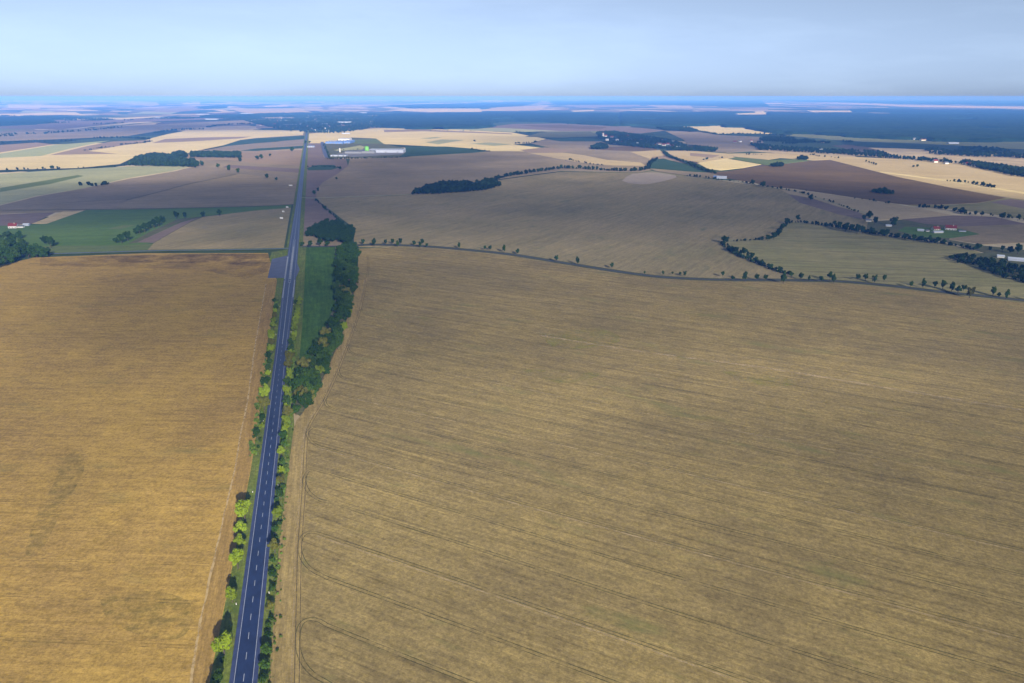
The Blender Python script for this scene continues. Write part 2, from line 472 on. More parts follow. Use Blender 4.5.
F_('field', [(957, 226.7), (1024, 224.6), (1300, 255), (1300, 290), (1024, 243), (984, 244.5), (949, 239.5)], GREY_BROWN2)
F_('lawn', [(905, 227), (960, 229), (980, 234.5), (951, 238.5), (920, 237), (898, 231)], GREEN)
F_('field', [(700, 173), (724, 171.5), (768, 166), (809, 161), (829.5, 160), (896, 177), (950, 188), (1006.8, 198), (978, 203), (945, 204.5), (908, 205), (895, 203.5), (854, 197.5), (827.5, 193.5), (795, 189), (768, 186.7), (755, 183), (728, 178.7)], PLOUGHED_R)
F_('field', [(780, 158), (830, 156), (900, 159), (950, 162), (1024, 177), (1300, 225), (1300, 250), (1024, 200), (1007, 197.5), (950, 187.7), (896, 176.7), (829.5, 159.8), (812, 160.5)], STRAW2)
F_('track', [(880, 171.5), (950, 180.5), (1024, 192.5), (1300, 240), (1300, 243), (1024, 194), (950, 182), (880, 172.5)], STRAW)
F_('field', [(908, 205.5), (945, 205), (978, 203.5), (1007, 198), (1024, 200.3), (1300, 251), (1300, 262), (1024, 219), (990, 214), (953, 209)], OLIVE_GREY)
F_('field', [(990, 202.5), (1010, 199), (1024, 201), (1300, 252), (1300, 257), (1024, 209)], MAUVE_SOIL)
# pale fields in the sun, beyond
F_('field', [(512, 152.8), (560, 150.3), (531, 143.5), (546, 139.5), (600, 141), (610, 145), (640, 147), (664, 152), (677, 161), (650, 160), (647, 167.5), (612, 166), (577, 162.5), (549.5, 157.5)], GREY_BROWN2)
F_('field', [(527, 152.6), (560, 152.5), (582, 155), (607, 160), (640, 162.5), (646, 166), (612, 165.6), (577, 162.2), (549.5, 157.3)], STRAW2)
F_('field', [(520, 150), (545, 147.5), (575, 151), (560, 153), (530, 153)], TAN)
F_('field', [(608, 147), (640, 146.2), (660, 150), (640, 151.5), (622, 151), (600, 150)], PLOUGHED_R)
F_('field', [(630, 152), (660, 150.3), (664, 155), (673, 160.5), (650, 159)], STRAW2)
F_('field', [(546, 139.2), (580, 137.8), (606, 139.8), (602, 141.5), (560, 141.5)], DARK_GREEN)
F_('field', [(650, 160.3), (663, 158.4), (690, 166), (710, 172.5), (690, 171.5), (648, 167.6)], DARK_GREEN)
F_('field', [(652, 157), (664, 155.6), (684, 163.5), (664, 158.6), (650, 160)], TAN)
F_('field', [(650, 168.6), (690, 171.8), (712, 173), (728, 178.8), (700, 177.8), (655, 171)], GREY_BROWN2)
F_('field', [(664, 151), (687.5, 150.6), (727.5, 153.7), (736, 157.5), (700, 162.5), (680, 159.6)], STRAW2)
F_('field', [(690, 153), (720, 155.5), (712, 158), (690, 156)], TAN)
F_('field', [(697, 163), (727.5, 158.9), (761, 164.6), (743, 168), (720, 170.5), (708, 169)], STRAW)
F_('field', [(736, 157), (768, 160.2), (806, 159), (808, 161), (768, 165.6), (761, 164.4), (730, 158.8)], GREEN_L)
F_('field', [(727, 153.8), (768, 153), (800, 155), (830, 156), (780, 158), (768, 159.8), (736, 157)], STRAW2)
F_('field', [(665, 125.2), (720, 124.2), (725, 126), (744, 126.2), (768, 130.4), (779, 132.3), (768, 133.9), (737.5, 133.2), (717.5, 134), (697.5, 130.3), (690, 127.6)], STRAW)
F_('field', [(665, 131), (697, 131.3), (717, 135), (760, 137), (768, 150), (727, 153), (690, 149.5), (684, 140)], PURPLE_GREY)
F_('field', [(512, 124), (560, 123.5), (640, 128), (665, 130.5), (640, 133.5), (600, 131), (540, 131.5), (500, 131.5), (470, 129.6)], MAUVE_SOIL)
F_('field', [(520, 125.5), (560, 124.8), (608, 127), (600, 129.5), (550, 128)], PLOUGHED_R)
F_('field', [(525, 137), (540, 132.5), (590, 131.5), (600, 136), (560, 137.5)], SCRUB)
F_('field', [(-500, 138), (0, 133), (62, 130), (119, 126.5), (256, 119.5), (256, 123.5), (207, 127), (155, 131.5), (128, 136), (60, 139), (0, 141), (-500, 147)], PURPLE_GREY)
F_('field', [(-300, 134), (0, 128.5), (60, 129.5), (128, 122.5), (230, 118.5), (160, 118), (60, 120), (0, 123.5), (-300, 128)], MAUVE_SOIL)
F_('field', [(430, 128.3), (500, 128), (560, 131), (512, 132), (450, 129.5)], SAGE)
# far pale strips
for i, q in enumerate([
    [(0, 114.5), (46, 112.5), (75, 112.2), (86, 115.5), (60, 114.8), (0, 116.2)],
    [(56, 118), (120, 118), (175, 115.5), (125, 119.5), (78, 119.6)],
    [(96, 114), (110, 112.7), (122, 114.6), (108, 115)],
    [(8, 104.5), (60, 105.5), (110, 106.8), (60, 107.8), (8, 107.5)],
    [(110, 103), (128, 101.5), (156, 102), (160, 105), (150, 106)],
    [(145, 111.5), (190, 106), (205, 108.5), (200, 110), (170, 112.5)],
    [(182, 103), (200, 102.3), (200, 104), (184, 104.3)],
    [(230, 109), (262, 108.5), (300, 109), (312, 112.4), (290, 113.5), (258, 114.3), (240, 112)],
    [(256, 124.4), (290, 125), (300, 127.3), (256, 128.2)],
    [(385, 110.3), (405, 108.8), (480, 108.5), (482, 111.8), (430, 112)],
    [(484, 109.5), (505, 106), (550, 105.5), (540, 109.5), (515, 111)],
    [(556, 106.2), (580, 105), (640, 104.8), (640, 106.4), (590, 107.4)],
    [(570, 110.8), (594, 109.8), (594, 111), (574, 111.7)],
    [(645, 105), (690, 106), (694, 108.2), (660, 107.6)],
    [(728, 109), (768, 107.5), (768, 110), (735, 110.2)],
    [(735, 113), (763, 111), (768, 114.2), (738, 114.4)],
    [(820, 103), (860, 101.8), (900, 105), (1024, 106.5), (1100, 108), (1024, 109), (900, 106.5), (850, 104)],
    [(822, 105.4), (856, 106), (850, 107.4), (830, 107.2)],
    [(806, 110.5), (850, 110.6), (852, 112), (812, 112)],
    [(300, 98.6), (345, 98.8), (384, 99.2), (340, 100.2)],
    [(150, 99.5), (256, 100.2), (256, 101.2), (170, 101.6)],
    [(470, 101), (512, 100.6), (500, 101.8)],
    [(0, 100.5), (90, 100.2), (128, 101), (60, 101.6), (0, 101.5)],
    [(20, 110.5), (56, 109.8), (70, 110.8), (40, 111.3)],
    [(210, 99.6), (260, 99.2), (250, 100), (214, 100.2)],
    [(206, 112.4), (232, 111), (238, 112), (214, 113.2)],
    [(176, 116.2), (200, 115.6), (199, 116.8), (180, 117)],
    [(262, 105.8), (290, 105.2), (286, 106.6), (266, 107)],
    [(350, 105.4), (382, 104.6), (378, 106), (354, 106.6)],
    [(318, 110.6), (345, 110), (340, 111.4), (320, 111.7)],
    [(440, 104), (452, 103.7), (450, 104.7), (442, 104.8)],
    [(400, 99.2), (470, 98.9), (455, 99.8), (405, 100)],
    [(560, 109.5), (568, 109), (567, 109.8), (561, 110)],
    [(600, 113.6), (612, 113.2), (610, 114.2), (602, 114.3)],
    [(236, 104), (262, 103.6), (258, 104.6), (238, 104.9)],
]):
    F_('field', q, (STRAW, STRAW2, TAN)[i % 3] if i not in (1, 16) else STRAW)

rf_ = random.Random(23)
for k in range(190):                                             # the many small fields towards the horizon
    if k < 140:
        cx_, cy_ = rf_.uniform(-60, 560), 100.4 + 13.5 * rf_.random() ** 1.6
    else:
        cx_, cy_ = rf_.uniform(560, 1080), 100.4 + 5.5 * rf_.random() ** 1.4
    if 360 < cx_ < 640 and cy_ > 111:
        continue
    hw_, hh_ = rf_.uniform(5, 26), rf_.uniform(0.25, 0.75) * (0.6 + (cy_ - 100) / 12)
    sk = rf_.uniform(-8, 8)
    px_sheet('field', [(cx_ - hw_ + sk, cy_ - hh_), (cx_ + hw_ * rf_.uniform(.5, 1) + sk, cy_ - hh_ * rf_.uniform(.6, 1)), (cx_ + hw_ - sk, cy_ + hh_), (cx_ - hw_ * rf_.uniform(.5, 1) - sk, cy_ + hh_ * rf_.uniform(.5, 1))],
             rf_.choice([STRAW, STRAW, STRAW2, TAN, PALE_GREEN, DARK_GREEN]), 0.62 + 0.002 * k)

# near fields
NZ = 0.74
TOP_Z = FIELD_Z[0]
LANE_PX = [(352, 246), (372, 245), (400, 245.6), (429.5, 247), (465, 250), (512, 255), (562, 263), (612, 271), (652, 276.5), (687, 279), (725, 280.3), (768, 280.5), (806, 280.8), (843, 282), (893, 286.5), (943, 292.5), (1024, 301), (1180, 321)]
LANE = smooth_line([at(*p) for p in LANE_PX], 6)
EDGE_R = [(358.5, 249), (358, 272), (351, 307), (342, 335), (328.5, 367.5), (316, 395), (301, 416), (294, 428), (285, 497), (279, 547), (275, 605), (269, 683), (262, 800)]
px_sheet('wheat_field', EDGE_R + [(1000, 1000), (2200, 900), (1700, 420), (1180, 324), (1024, 303.5)] + [(p[0], p[1] + 1.9) for p in LANE_PX[-3:1:-1]] , WHEAT_R, NZ)
EDGE_L = [(268, 253.5), (272, 268), (277, 281), (271, 325), (267, 360), (259, 420), (251, 470), (234, 560), (210, 683), (180, 800)]
px_sheet('wheat_field', EDGE_L + [(-200, 1000), (-1400, 900), (-900, 420), (-400, 300), (0, 266), (34, 258), (148, 253.6)], WHEAT_L, NZ)
px_sheet('meadow', [(304.7, 247.5), (336, 247.5), (345, 247.5), (346, 300), (330, 335), (312, 372), (297, 392), (297, 362), (301, 325), (303.5, 275)], MEADOW, 0.66)
px_sheet('woodland_floor', [(335, 246), (356, 246), (358, 249), (357, 272), (350, 307), (341, 335), (327.5, 367.5), (315, 395), (300, 416), (291, 412), (292, 396), (299, 375), (316, 350), (335, 305)], SCRUB, 0.70)

# headland strips and the pale walked track in the left field
gpt = [at(*p) for p in EDGE_R[6:]]
HEAD = [at(*p) for p in [(368, 256), (368, 272), (361, 307), (352, 335), (338, 372), (325, 400), (311, 424), (306.5, 440), (303.5, 497), (300, 547), (298.5, 605), (297, 683), (295, 800)]]
HEADS = smooth_line(HEAD, 10)
er = smooth_line([at(*p) for p in EDGE_R], 6)
sheet('headland', [(x + 0.6, y) for x, y in er[8:]] + [(x + 1.5, y) for x, y in reversed(HEADS[12:])], HEADLAND, NZ + 0.03)
PATH = [(266, 285), (258, 330), (252.7, 363.5), (247.8, 402), (241.6, 430), (233.7, 476), (227, 504), (216.4, 551), (203.5, 610), (197, 645), (191, 683), (170, 800)]
PATHS = smooth_line([at(*p) for p in PATH], 8)
el = smooth_line([at(*p) for p in EDGE_L[2:]], 6)
sheet('headland', [(x - 0.5, y) for x, y in el] + list(reversed(PATHS)), HEADLAND_L, NZ + 0.03)

def faded_mat(name, col, lo, hi, size=5.0, amt=1.0):
    m, t, b = new_mat(name)
    b.inputs['Base Color'].default_value = (*col, 1)
    a = maprange(t, noise(t, mapped(t), 1 / size, 5, 0.7), lo, hi, 0, amt)
    t.links.new(a, b.inputs['Alpha'])
    return m
M_PATH = faded_mat('walked_straw', (0.50, 0.37, 0.19), 0.30, 0.55, 6.0, 0.85)
M_RUT = faded_mat('wheel_rut', (0.085, 0.085, 0.03), 0.33, 0.58, 14.0, 0.85)
M_RUT_NEAR = faded_mat('wheel_rut_bare', (0.13, 0.10, 0.05), 0.28, 0.5, 9.0, 0.8)
M_PALE_RUT = faded_mat('pale_wheel_rut', (0.47, 0.36, 0.20), 0.35, 0.65, 10.0, 0.8)
jit = [(x + random.uniform(-0.25, 0.25), y) for x, y in PATHS]
ribbon('foot_track', jit, [1.0 + random.uniform(-0.3, 0.3) for _ in jit], NZ + 0.06, M_PATH)

# wheel tracks (tramlines): pairs of ruts every 25 m, curving into the headland track
rv, rf = [], []
pv, pf = [], []
for o_ in (-0.95, 0.95):
    ribbon('', HEADS, 0.42, NZ + 0.06, None, o_, add=(rv, rf))
ribbon('', HEADS, 0.5, NZ + 0.055, None, 2.1, add=(pv, pf))
mesh_obj('wheel_tracks', rv, rf, M_RUT_NEAR, kind='structure')
rv, rf = [], []
dR = Vector((math.cos(A_RIGHT), math.sin(A_RIGHT)))
nR = Vector((-dR.y, dR.x))
org = Vector(at(304, 530))
def cross_head(v):
    """where the n-th line meets the headland track"""
    best, bi = 1e9, 0
    for i, q in enumerate(HEADS):
        d = abs((Vector(q) - org).dot(nR) - v)
        if d < best:
            best, bi = d, i
    return bi
R_FIELD = [at(*p) for p in EDGE_R] + [at(*p) for p in [(1000, 1000), (2200, 900), (1700, 420), (1180, 324), (1024, 303.5)]] + [at(p[0], p[1] + 3.0) for p in LANE_PX[-3:1:-1]]
for n in range(-7, 34):
    v = n * 25.5 + random.uniform(-0.6, 0.6)
    i = cross_head(v)
    base = Vector(HEADS[i])
    s0 = (base - org).dot(dR)
    pts = []
    up = 1 if n % 2 else -1
    s = s0 - 12.0
    if n < 16:                                                   # the turn out of the headland track
        k, run = i, 0.0
        while 0 < k < len(HEADS) - 1 and run < 17:
            k2 = k - up
            run += (Vector(HEADS[k2]) - Vector(HEADS[k])).length
            k = k2
        p0, p2 = Vector(HEADS[k]), org + dR * (s0 + 17) + nR * v
        for q in range(9):
            u = q / 9.0
            pts.append(p0 * (1 - u) ** 2 + base * 2 * u * (1 - u) + p2 * u * u)
        s = s0 + 6.0
    while s < 1500:
        s += 12.0
        q = org + dR * s + nR * (v + 0.8 * math.sin(s / 70.0 + n))
        if not inside(R_FIELD, q.x, q.y):
            if s > s0 + 60:
                break
            continue
        pts.append(q)
    if len(pts) < 4:
        continue
    for o_ in (-0.95, 0.95):
        ribbon('', pts, 0.40, NZ + 0.05, None, o_, add=(rv, rf))
    if n % 3 == 0:
        ribbon('', pts[8:], 0.8, NZ + 0.045, None, 2.2, add=(pv, pf))
mesh_obj('wheel_tracks', rv, rf, M_RUT, kind='structure')
rv, rf = [], []
dL = Vector((math.cos(A_LEFT), math.sin(A_LEFT)))
nL = Vector((-dL.y, dL.x))
orgL = Vector(at(203, 604))
for n in range(-3, 30):
    v = n * 26.5
    best = min(range(len(PATHS)), key=lambda i: abs((Vector(PATHS[i]) - orgL).dot(nL) - v))
    s1 = (Vector(PATHS[best]) - orgL).dot(dL) - 1.5
    pts = [orgL + dL * (s1 - 14.0 * k) + nL * (v + 0.7 * math.sin(k * 0.2 + n)) for k in range(0, 50)]
    for o_ in (-0.95, 0.95):
        ribbon('', pts, 0.30, NZ + 0.05, None, o_, add=(rv, rf))
mesh_obj('wheel_tracks', rv, rf, faded_mat('faint_wheel_rut', (0.12, 0.095, 0.03), 0.42, 0.66, 18.0, 0.7), kind='structure')
mesh_obj('flattened_crop', pv, pf, M_PALE_RUT, kind='structure')

# weedy patches and a flattened streak in the crops
M_STUB = faded_mat('dark_stubble', (0.13, 0.08, 0.045), 0.36, 0.70, 45.0, 0.42)
px_sheet('stubble_strip', [(40, 259), (150, 254.6), (268, 254), (271, 262), (268, 272), (244, 280), (200, 270), (120, 268), (40, 266)], M_STUB, NZ + 0.033)
px_sheet('stubble_strip', [(110, 257), (180, 254.8), (268, 254.5), (270.5, 261), (262, 268), (225, 264), (120, 263)], M_STUB, NZ + 0.038)
M_WEED = faded_mat('weeds', (0.16, 0.155, 0.04), 0.42, 0.78, 6.0, 0.5)
M_LUSH = faded_mat('lush_crop', (0.30, 0.28, 0.07), 0.42, 0.7, 22.0, 0.7)
for q in ([(82, 448), (66, 458), (52, 488), (34, 524), (26, 556), (44, 548), (62, 512), (84, 472)], [(100, 598), (150, 592), (190, 604), (186, 636), (150, 640), (108, 620)]):
    px_sheet('weed_patch', q, M_WEED, NZ + 0.04, 4)
for q in ([(540, 334), (600, 330), (620, 342), (560, 350)], [(720, 372), (760, 374), (800, 384), (760, 386)], [(520, 370), (600, 374), (560, 384)]):
    px_sheet('lush_patch', q, M_LUSH, NZ + 0.035, 4)
ribbon('flattened_crop', smooth_line([at(*p) for p in [(540, 336), (640, 352), (768, 369), (900, 391), (1024, 411), (1200, 440)]], 12), 4.0, NZ + 0.042, M_PALE_RUT)

# ------------------------------------------------------------------ roads
ASPHALT = plain_mat('asphalt', (0.016, 0.029, 0.088), 0.48, 0.18, 6.0, 0, 0.5)
SHOULDER = plain_mat('worn_asphalt', (0.036, 0.05, 0.125), 0.55, 0.2, 4.0, 0, 0.5)
PAVED = plain_mat('layby_asphalt', (0.075, 0.088, 0.155), 0.6, 0.15, 10.0, 0, 0.3)
PAINT = plain_mat('road_paint', (0.36, 0.39, 0.47), 0.6, 0.15, 2.0)
LANE_M = plain_mat('lane_asphalt', (0.055, 0.062, 0.08), 0.85, 0.2, 6.0)

RA, RB = Vector(at(243.6, 683)), Vector(at(306.0, 140))
RD = (RB - RA).normalized()
RN = Vector((RD.y, -RD.x))
RL = (RB - RA).length
def road(s, off=0.0):
    p = RA + RD * s + RN * off
    return (p.x, p.y)
def s_at(py):
    """distance along the road seen at this height of the photograph"""
    lo, hi = -60.0, RL + 3000
    for _ in range(50):
        mid = (lo + hi) / 2
        p = road(mid)
        y = CY + F * (((H * CP) - p[1] * SP) / (p[1] * CP + H * SP))
        if y > py:
            lo = mid
        else:
            hi = mid
    return lo
RZ = 0.78
S0, S1 = -90.0, s_at(130.5)
sA, sB, sC, sD = s_at(345), s_at(285), s_at(240), s_at(205)
ss = list(np.arange(S0, S1, 20.0)) + [S1]
def half(s):
    if s < sA: return 5.4
    if s < sB: return 5.4 + 1.9 * (s - sA) / (sB - sA)
    if s < sC: return 7.3
    if s < sD: return 7.3 - 1.9 * (s - sC) / (sD - sC)
    return 5.4
line = [road(s) for s in ss]
ribbon('road', line, [2 * half(s) for s in ss], RZ, ASPHALT)
for sd in (-1, 1):
    v, f = [], []
    for i, s in enumerate(ss):
        h_ = half(s)
        a, c = road(s, sd * (h_ - 1.55)), road(s, sd * (h_ + 0.15))
        if sd > 0: a, c = a, c
        else: a, c = c, a
        v += [(a[0], a[1], RZ + 0.012), (c[0], c[1], RZ + 0.012)]
        if i: f.append((2 * i - 2, 2 * i - 1, 2 * i + 1, 2 * i))
    mesh_obj('road_shoulder', v, f, SHOULDER, kind='structure')
# verges, from the road's edge to the fields
vg = [at(*p) for p in [(180, 800), (210, 683), (234, 560), (251, 470), (259, 420), (267, 360), (271, 325), (277, 281), (272, 268), (270, 259), (272, 252.5), (289, 249.5)]]
sheet('grass_verge', [(x - 0.3, y) for x, y in vg] + [road(s, -4.9) for s in (sC - 20, sB, sA, 100, 0, -40)], VERGE, 0.70)
vr = [(x + 0.3, y) for x, y in [at(*p) for p in [(262, 800), (269, 683), (275, 605), (279, 547), (285, 497), (294, 428), (293, 410), (296, 385), (299, 362), (302, 325), (304.5, 275), (306, 247.5), (297, 247.5)]]]
sheet('grass_verge', vr + [road(s, 4.9) for s in (sC - 20, sB, sA, 100, 0, -40)], VERGE, 0.69)
for sd in (-1, 1):
    v, f = [], []
    q = list(np.arange(s_at(249.0), S1, 40.0))
    for i, s in enumerate(q):
        a, c = road(s, sd * 4.9), road(s, sd * (11.0 if sd < 0 else 14.0))
        v += [(a[0], a[1], 0.72), (c[0], c[1], 0.72)]
        if i: f.append((2 * i - 2, 2 * i - 1, 2 * i + 1, 2 * i) if sd > 0 else (2 * i - 1, 2 * i - 2, 2 * i, 2 * i + 1))
    mesh_obj('grass_verge', v, f, VERGE, kind='structure')
# markings
mv, mf = [], []
MZ = RZ + 0.03
for sd in (-1, 1):
    v, f = [], []
    for i, s in enumerate(ss):
        o_ = sd * (half(s) - 1.75)
        a, c = road(s, o_ - 0.10), road(s, o_ + 0.10)
        v += [(a[0], a[1], MZ), (c[0], c[1], MZ)]
        if i: f.append((2 * i - 2, 2 * i - 1, 2 * i + 1, 2 * i))
    b0 = len(mv)
    mv += v
    mf += [tuple(b0 + k for k in q) for q in f]
def quad(s0, s1, o0, o1, z=MZ):
    b0 = len(mv)
    for s, o_ in ((s0, o0), (s0, o1), (s1, o1), (s1, o0)):
        p = road(s, o_)
        mv.append((p[0], p[1], z))
    mf.append((b0, b0 + 1, b0 + 2, b0 + 3))
s = -60.0
while s < sA - 6:
    quad(s, s + 4.2, -0.11, 0.11)
    s += 12.0
s = sA
while s < S1 - 30:
    wd = 0.28 if s < sB or s > sC else 0.2
    if sB < s < sC:
        quad(s, s + 10, -1.55, -1.3)
        quad(s, s + 10, 1.3, 1.55)
        quad(s, s + 1.5, -1.3, 1.3)
    else:
        quad(s, s + (10 if s < sD + 200 else 4), -wd * 0.7, wd * 0.7)
    s += 10
mesh_obj('road_markings', mv, mf, PAINT, kind='structure')
# lay-by, splay and pale kerb islands at the junction
px_sheet('layby', [(272, 259.5), (289.6, 255.5), (287.0, 278.4), (267.6, 278.6)], PAVED, RZ - 0.02)
px_sheet('layby', [(296.4, 262), (299.8, 269.8), (295.2, 280), (293, 280)], PAVED, RZ - 0.025)
ISL = plain_mat('kerb_concrete', (0.27, 0.29, 0.36), 0.85, 0.1, 3.0)
def island(s0, s1, o_, w):
    v = []
    for s, o2 in ((s0, o_ - w / 2), (s0, o_ + w / 2), (s1, o_ + w / 2), (s1, o_ - w / 2)):
        p = road(s, o2)
        v.append((p[0], p[1]))
    sheet('traffic_island', v, ISL, RZ + 0.13)
island(sB + 30, sC - 60, 0.0, 1.4)
island(s_at(279), s_at(257), -6.6, 1.3)
island(s_at(298), s_at(281), -5.9, 1.2)
island(s_at(298), s_at(281), 6.1, 1.2)
# side road to the left, lane to the right
SIDE = smooth_line([at(*p) for p in [(-500, 292), (-200, 268), (0, 257.2), (32, 254.8), (90, 253.0), (148, 251.3), (210, 250.2), (254, 249.6), (291, 248.6)]], 6)
ribbon('side_road', SIDE, 6.0, RZ - 0.03, plain_mat('side_road_asphalt', (0.10, 0.125, 0.18), 0.7, 0.15, 8))
ribbon('road_verge', SIDE, 13.0, 0.725, VERGE)
ribbon('lane_verge', LANE, 15.0, 0.715, field_mat('lane_verge_grass', (0.07, 0.08, 0.035), (0.10, 0.095, 0.045), 0, 0.9, 20, 0.1, 3.0, 0.3))
ribbon('lane', LANE, 4.6, RZ - 0.03, LANE_M)
ribbon('lane', [at(294, 247.6), at(320, 247.0), at(352, 246)], 4.6, RZ - 0.04, LANE_M)
ribbon('field_track', smooth_line([at(*p) for p in [(301, 197.8), (318, 198.2), (360, 196.6), (412, 194.6)]], 6), 7.0, 0.80, SAGE)
ribbon('field_track', smooth_line([at(*p) for p in [(126, 200.4), (160, 192), (190, 184), (236, 174.5)]], 6), 4.0, 0.80, SCRUB)
ribbon('field_track', smooth_line([at(*p) for p in [(-100, 214), (0, 210.7), (80, 209.9), (183, 208.2), (256, 206.5), (294, 204.8)]], 6), 6.0, 0.80, SCRUB)
ribbon('service_road', [at(322, 142), at(324.5, 152), at(327, 158)], 16.0, 0.82, PAVED)
ribbon('service_road', [at(305, 149.5), at(322, 149)], 8.0, 0.80, LANE_M)
ribbon('field_track', smooth_line([at(*p) for p in [(648, 171.5), (700, 178.4), (735, 181.5), (768, 187.2), (800, 193), (836, 204), (868, 214)]], 6), 5.0, 0.82, SAGE)

# ------------------------------------------------------------------ trees
def leaf_cloud(rs, cen, rad, n, size):
    """n small leaf clumps through lobes that fill an ellipsoid: verts, quads"""
    nl = 18
    lobes = []
    for k in range(nl):
        d = rs.normal(size=3)
        d /= np.linalg.norm(d)
        q = rs.uniform(0.35, 0.80)
        lobes.append((d * q, rs.uniform(0.22, 0.38)))
    lobes += [(np.array((0, 0, 0.1)), 0.55), (np.array((0, 0, -0.2)), 0.5)]
    V, Fq = [], []
    for i in range(n):
        c, r = lobes[rs.randint(len(lobes))]
        d = rs.normal(size=3)
        d /= np.linalg.norm(d)
        p = c + d * r * rs.uniform(0.55, 1.0) ** 0.5
        p = np.array(cen) + p * np.array(rad)
        nrm = d * 0.8 + rs.normal(size=3) * 0.5 + np.array((0, 0, 0.35))
        nrm /= np.linalg.norm(nrm)
        a = np.cross(nrm, rs.normal(size=3))
        a /= np.linalg.norm(a)
        bb = np.cross(nrm, a)
        s = size * rs.uniform(0.6, 1.3)
        k = len(V)
        V += [p + (a + bb * 0.3) * s, p + (bb - a * 0.2) * s, p - (a + bb * 0.2) * s * 0.9, p - (bb - a * 0.3) * s]
        Fq.append((k, k + 1, k + 2, k + 3))
    return V, Fq

def tube(V, Fq, p0, p1, r0, r1, sides=6):
    p0, p1 = Vector(p0), Vector(p1)
    d = (p1 - p0).normalized()
    a = d.orthogonal().normalized()
    c = d.cross(a)
    k = len(V)
    for p, r in ((p0, r0), (p1, r1)):
        for i in range(sides):
            an = 2 * math.pi * i / sides
            V.append(p + (a * math.cos(an) + c * math.sin(an)) * r)
    for i in range(sides):
        j = (i + 1) % sides
        Fq.append((k + i, k + j, k + sides + j, k + sides + i))

def tree_proto(seed, spread=1.0, n=1600, size=0.036, low=0.28):
    """a tree 1 unit tall; crown and trunk meshes"""
    rs = np.random.RandomState(seed)
    cz = low + (1 - low) / 2
    V, Fq = leaf_cloud(rs, (0, 0, cz), (0.36 * spread, 0.36 * spread, (1 - low) / 2 * 1.08), n, size)
    me = bpy.data.meshes.new('crown')
    me.from_pydata([tuple(v) for v in V], [], Fq)
    me.materials.append(LEAF['mid'])
    V, Fq = [], []
    top = (rs.uniform(-.03, .03), rs.uniform(-.03, .03), cz + 0.12)
    tube(V, Fq, (0, 0, 0.0), (top[0] * .4, top[1] * .4, low * 1.1), 0.028, 0.020)
    tube(V, Fq, (top[0] * .4, top[1] * .4, low * 1.1), top, 0.020, 0.008)
    for k in range(5):
        an = k * 2.4 + rs.rand()
        z = low * (0.9 + 0.25 * k)
        tube(V, Fq, (0, 0, z), (math.cos(an) * .2 * spread, math.sin(an) * .2 * spread, z + 0.18), 0.012, 0.004, 5)
    mt = bpy.data.meshes.new('trunk')
    mt.from_pydata([tuple(v) for v in V], [], Fq)
    mt.materials.append(M_BARK)
    return me, mt

PROTO = [tree_proto(s) for s in (1, 2, 3, 4, 5)]
TALL = [tree_proto(s, 0.72, 1200, 0.036, 0.2) for s in (11, 12, 13)]
BROAD = [tree_proto(s, 1.35, 1800, 0.042, 0.12) for s in (21, 22, 23)]
LOWP = [tree_proto(s, 1.15, 150, 0.12, 0.08)[0] for s in (31, 32, 33, 34)]

def add_tree(name, cat, label, px, py, width_px=None, height=None, kind='mid', protos=None, group=None, lean=None):
    """px, py: where the middle of its crown is seen; width_px its crown's width in the photograph"""
    protos = protos or PROTO
    mc, mt = random.choice(protos)
    if height is None:
        w = width_px * depth(py) / F
        height = w / (0.72 * (1.35 if protos is BROAD else 0.72 if protos is TALL else 1.0)) * 1.0
    cz = 0.6 * height
    x, y = at(px, py, cz)
    sc_ = height
    o = empty(name, (x, y, 0.35), random.uniform(0, 6.28), label=label, category=cat)
    o.scale = (sc_ * random.uniform(.93, 1.07), sc_ * random.uniform(.93, 1.07), sc_)
    if group:
        o['group'] = group
    for nm, me in (('trunk', mt), ('crown', mc)):
        c = bpy.data.objects.new(nm, me)
        link(c, o)
        if nm == 'crown':
            c.material_slots[0].link = 'OBJECT'
            c.material_slots[0].material = LEAF[kind]
    return o

ONES = ['first', 'second', 'third', 'fourth', 'fifth', 'sixth', 'seventh', 'eighth', 'ninth', 'tenth', 'eleventh', 'twelfth', 'thirteenth',
        'fourteenth', 'fifteenth', 'sixteenth', 'seventeenth', 'eighteenth', 'nineteenth']
TENS = {2: 'twent', 3: 'thirt', 4: 'fort', 5: 'fift', 6: 'sixt', 7: 'sevent'}
def nth(n):
    if n <= 19:
        return ONES[n - 1]
    tn, u = divmod(n, 10)
    return TENS[tn] + 'ieth' if u == 0 else TENS[tn] + 'y-' + ONES[u - 1]
def size_word(h):
    return 'tall' if h > 12 else 'medium' if h > 8 else 'small' if h > 5 else 'very small'

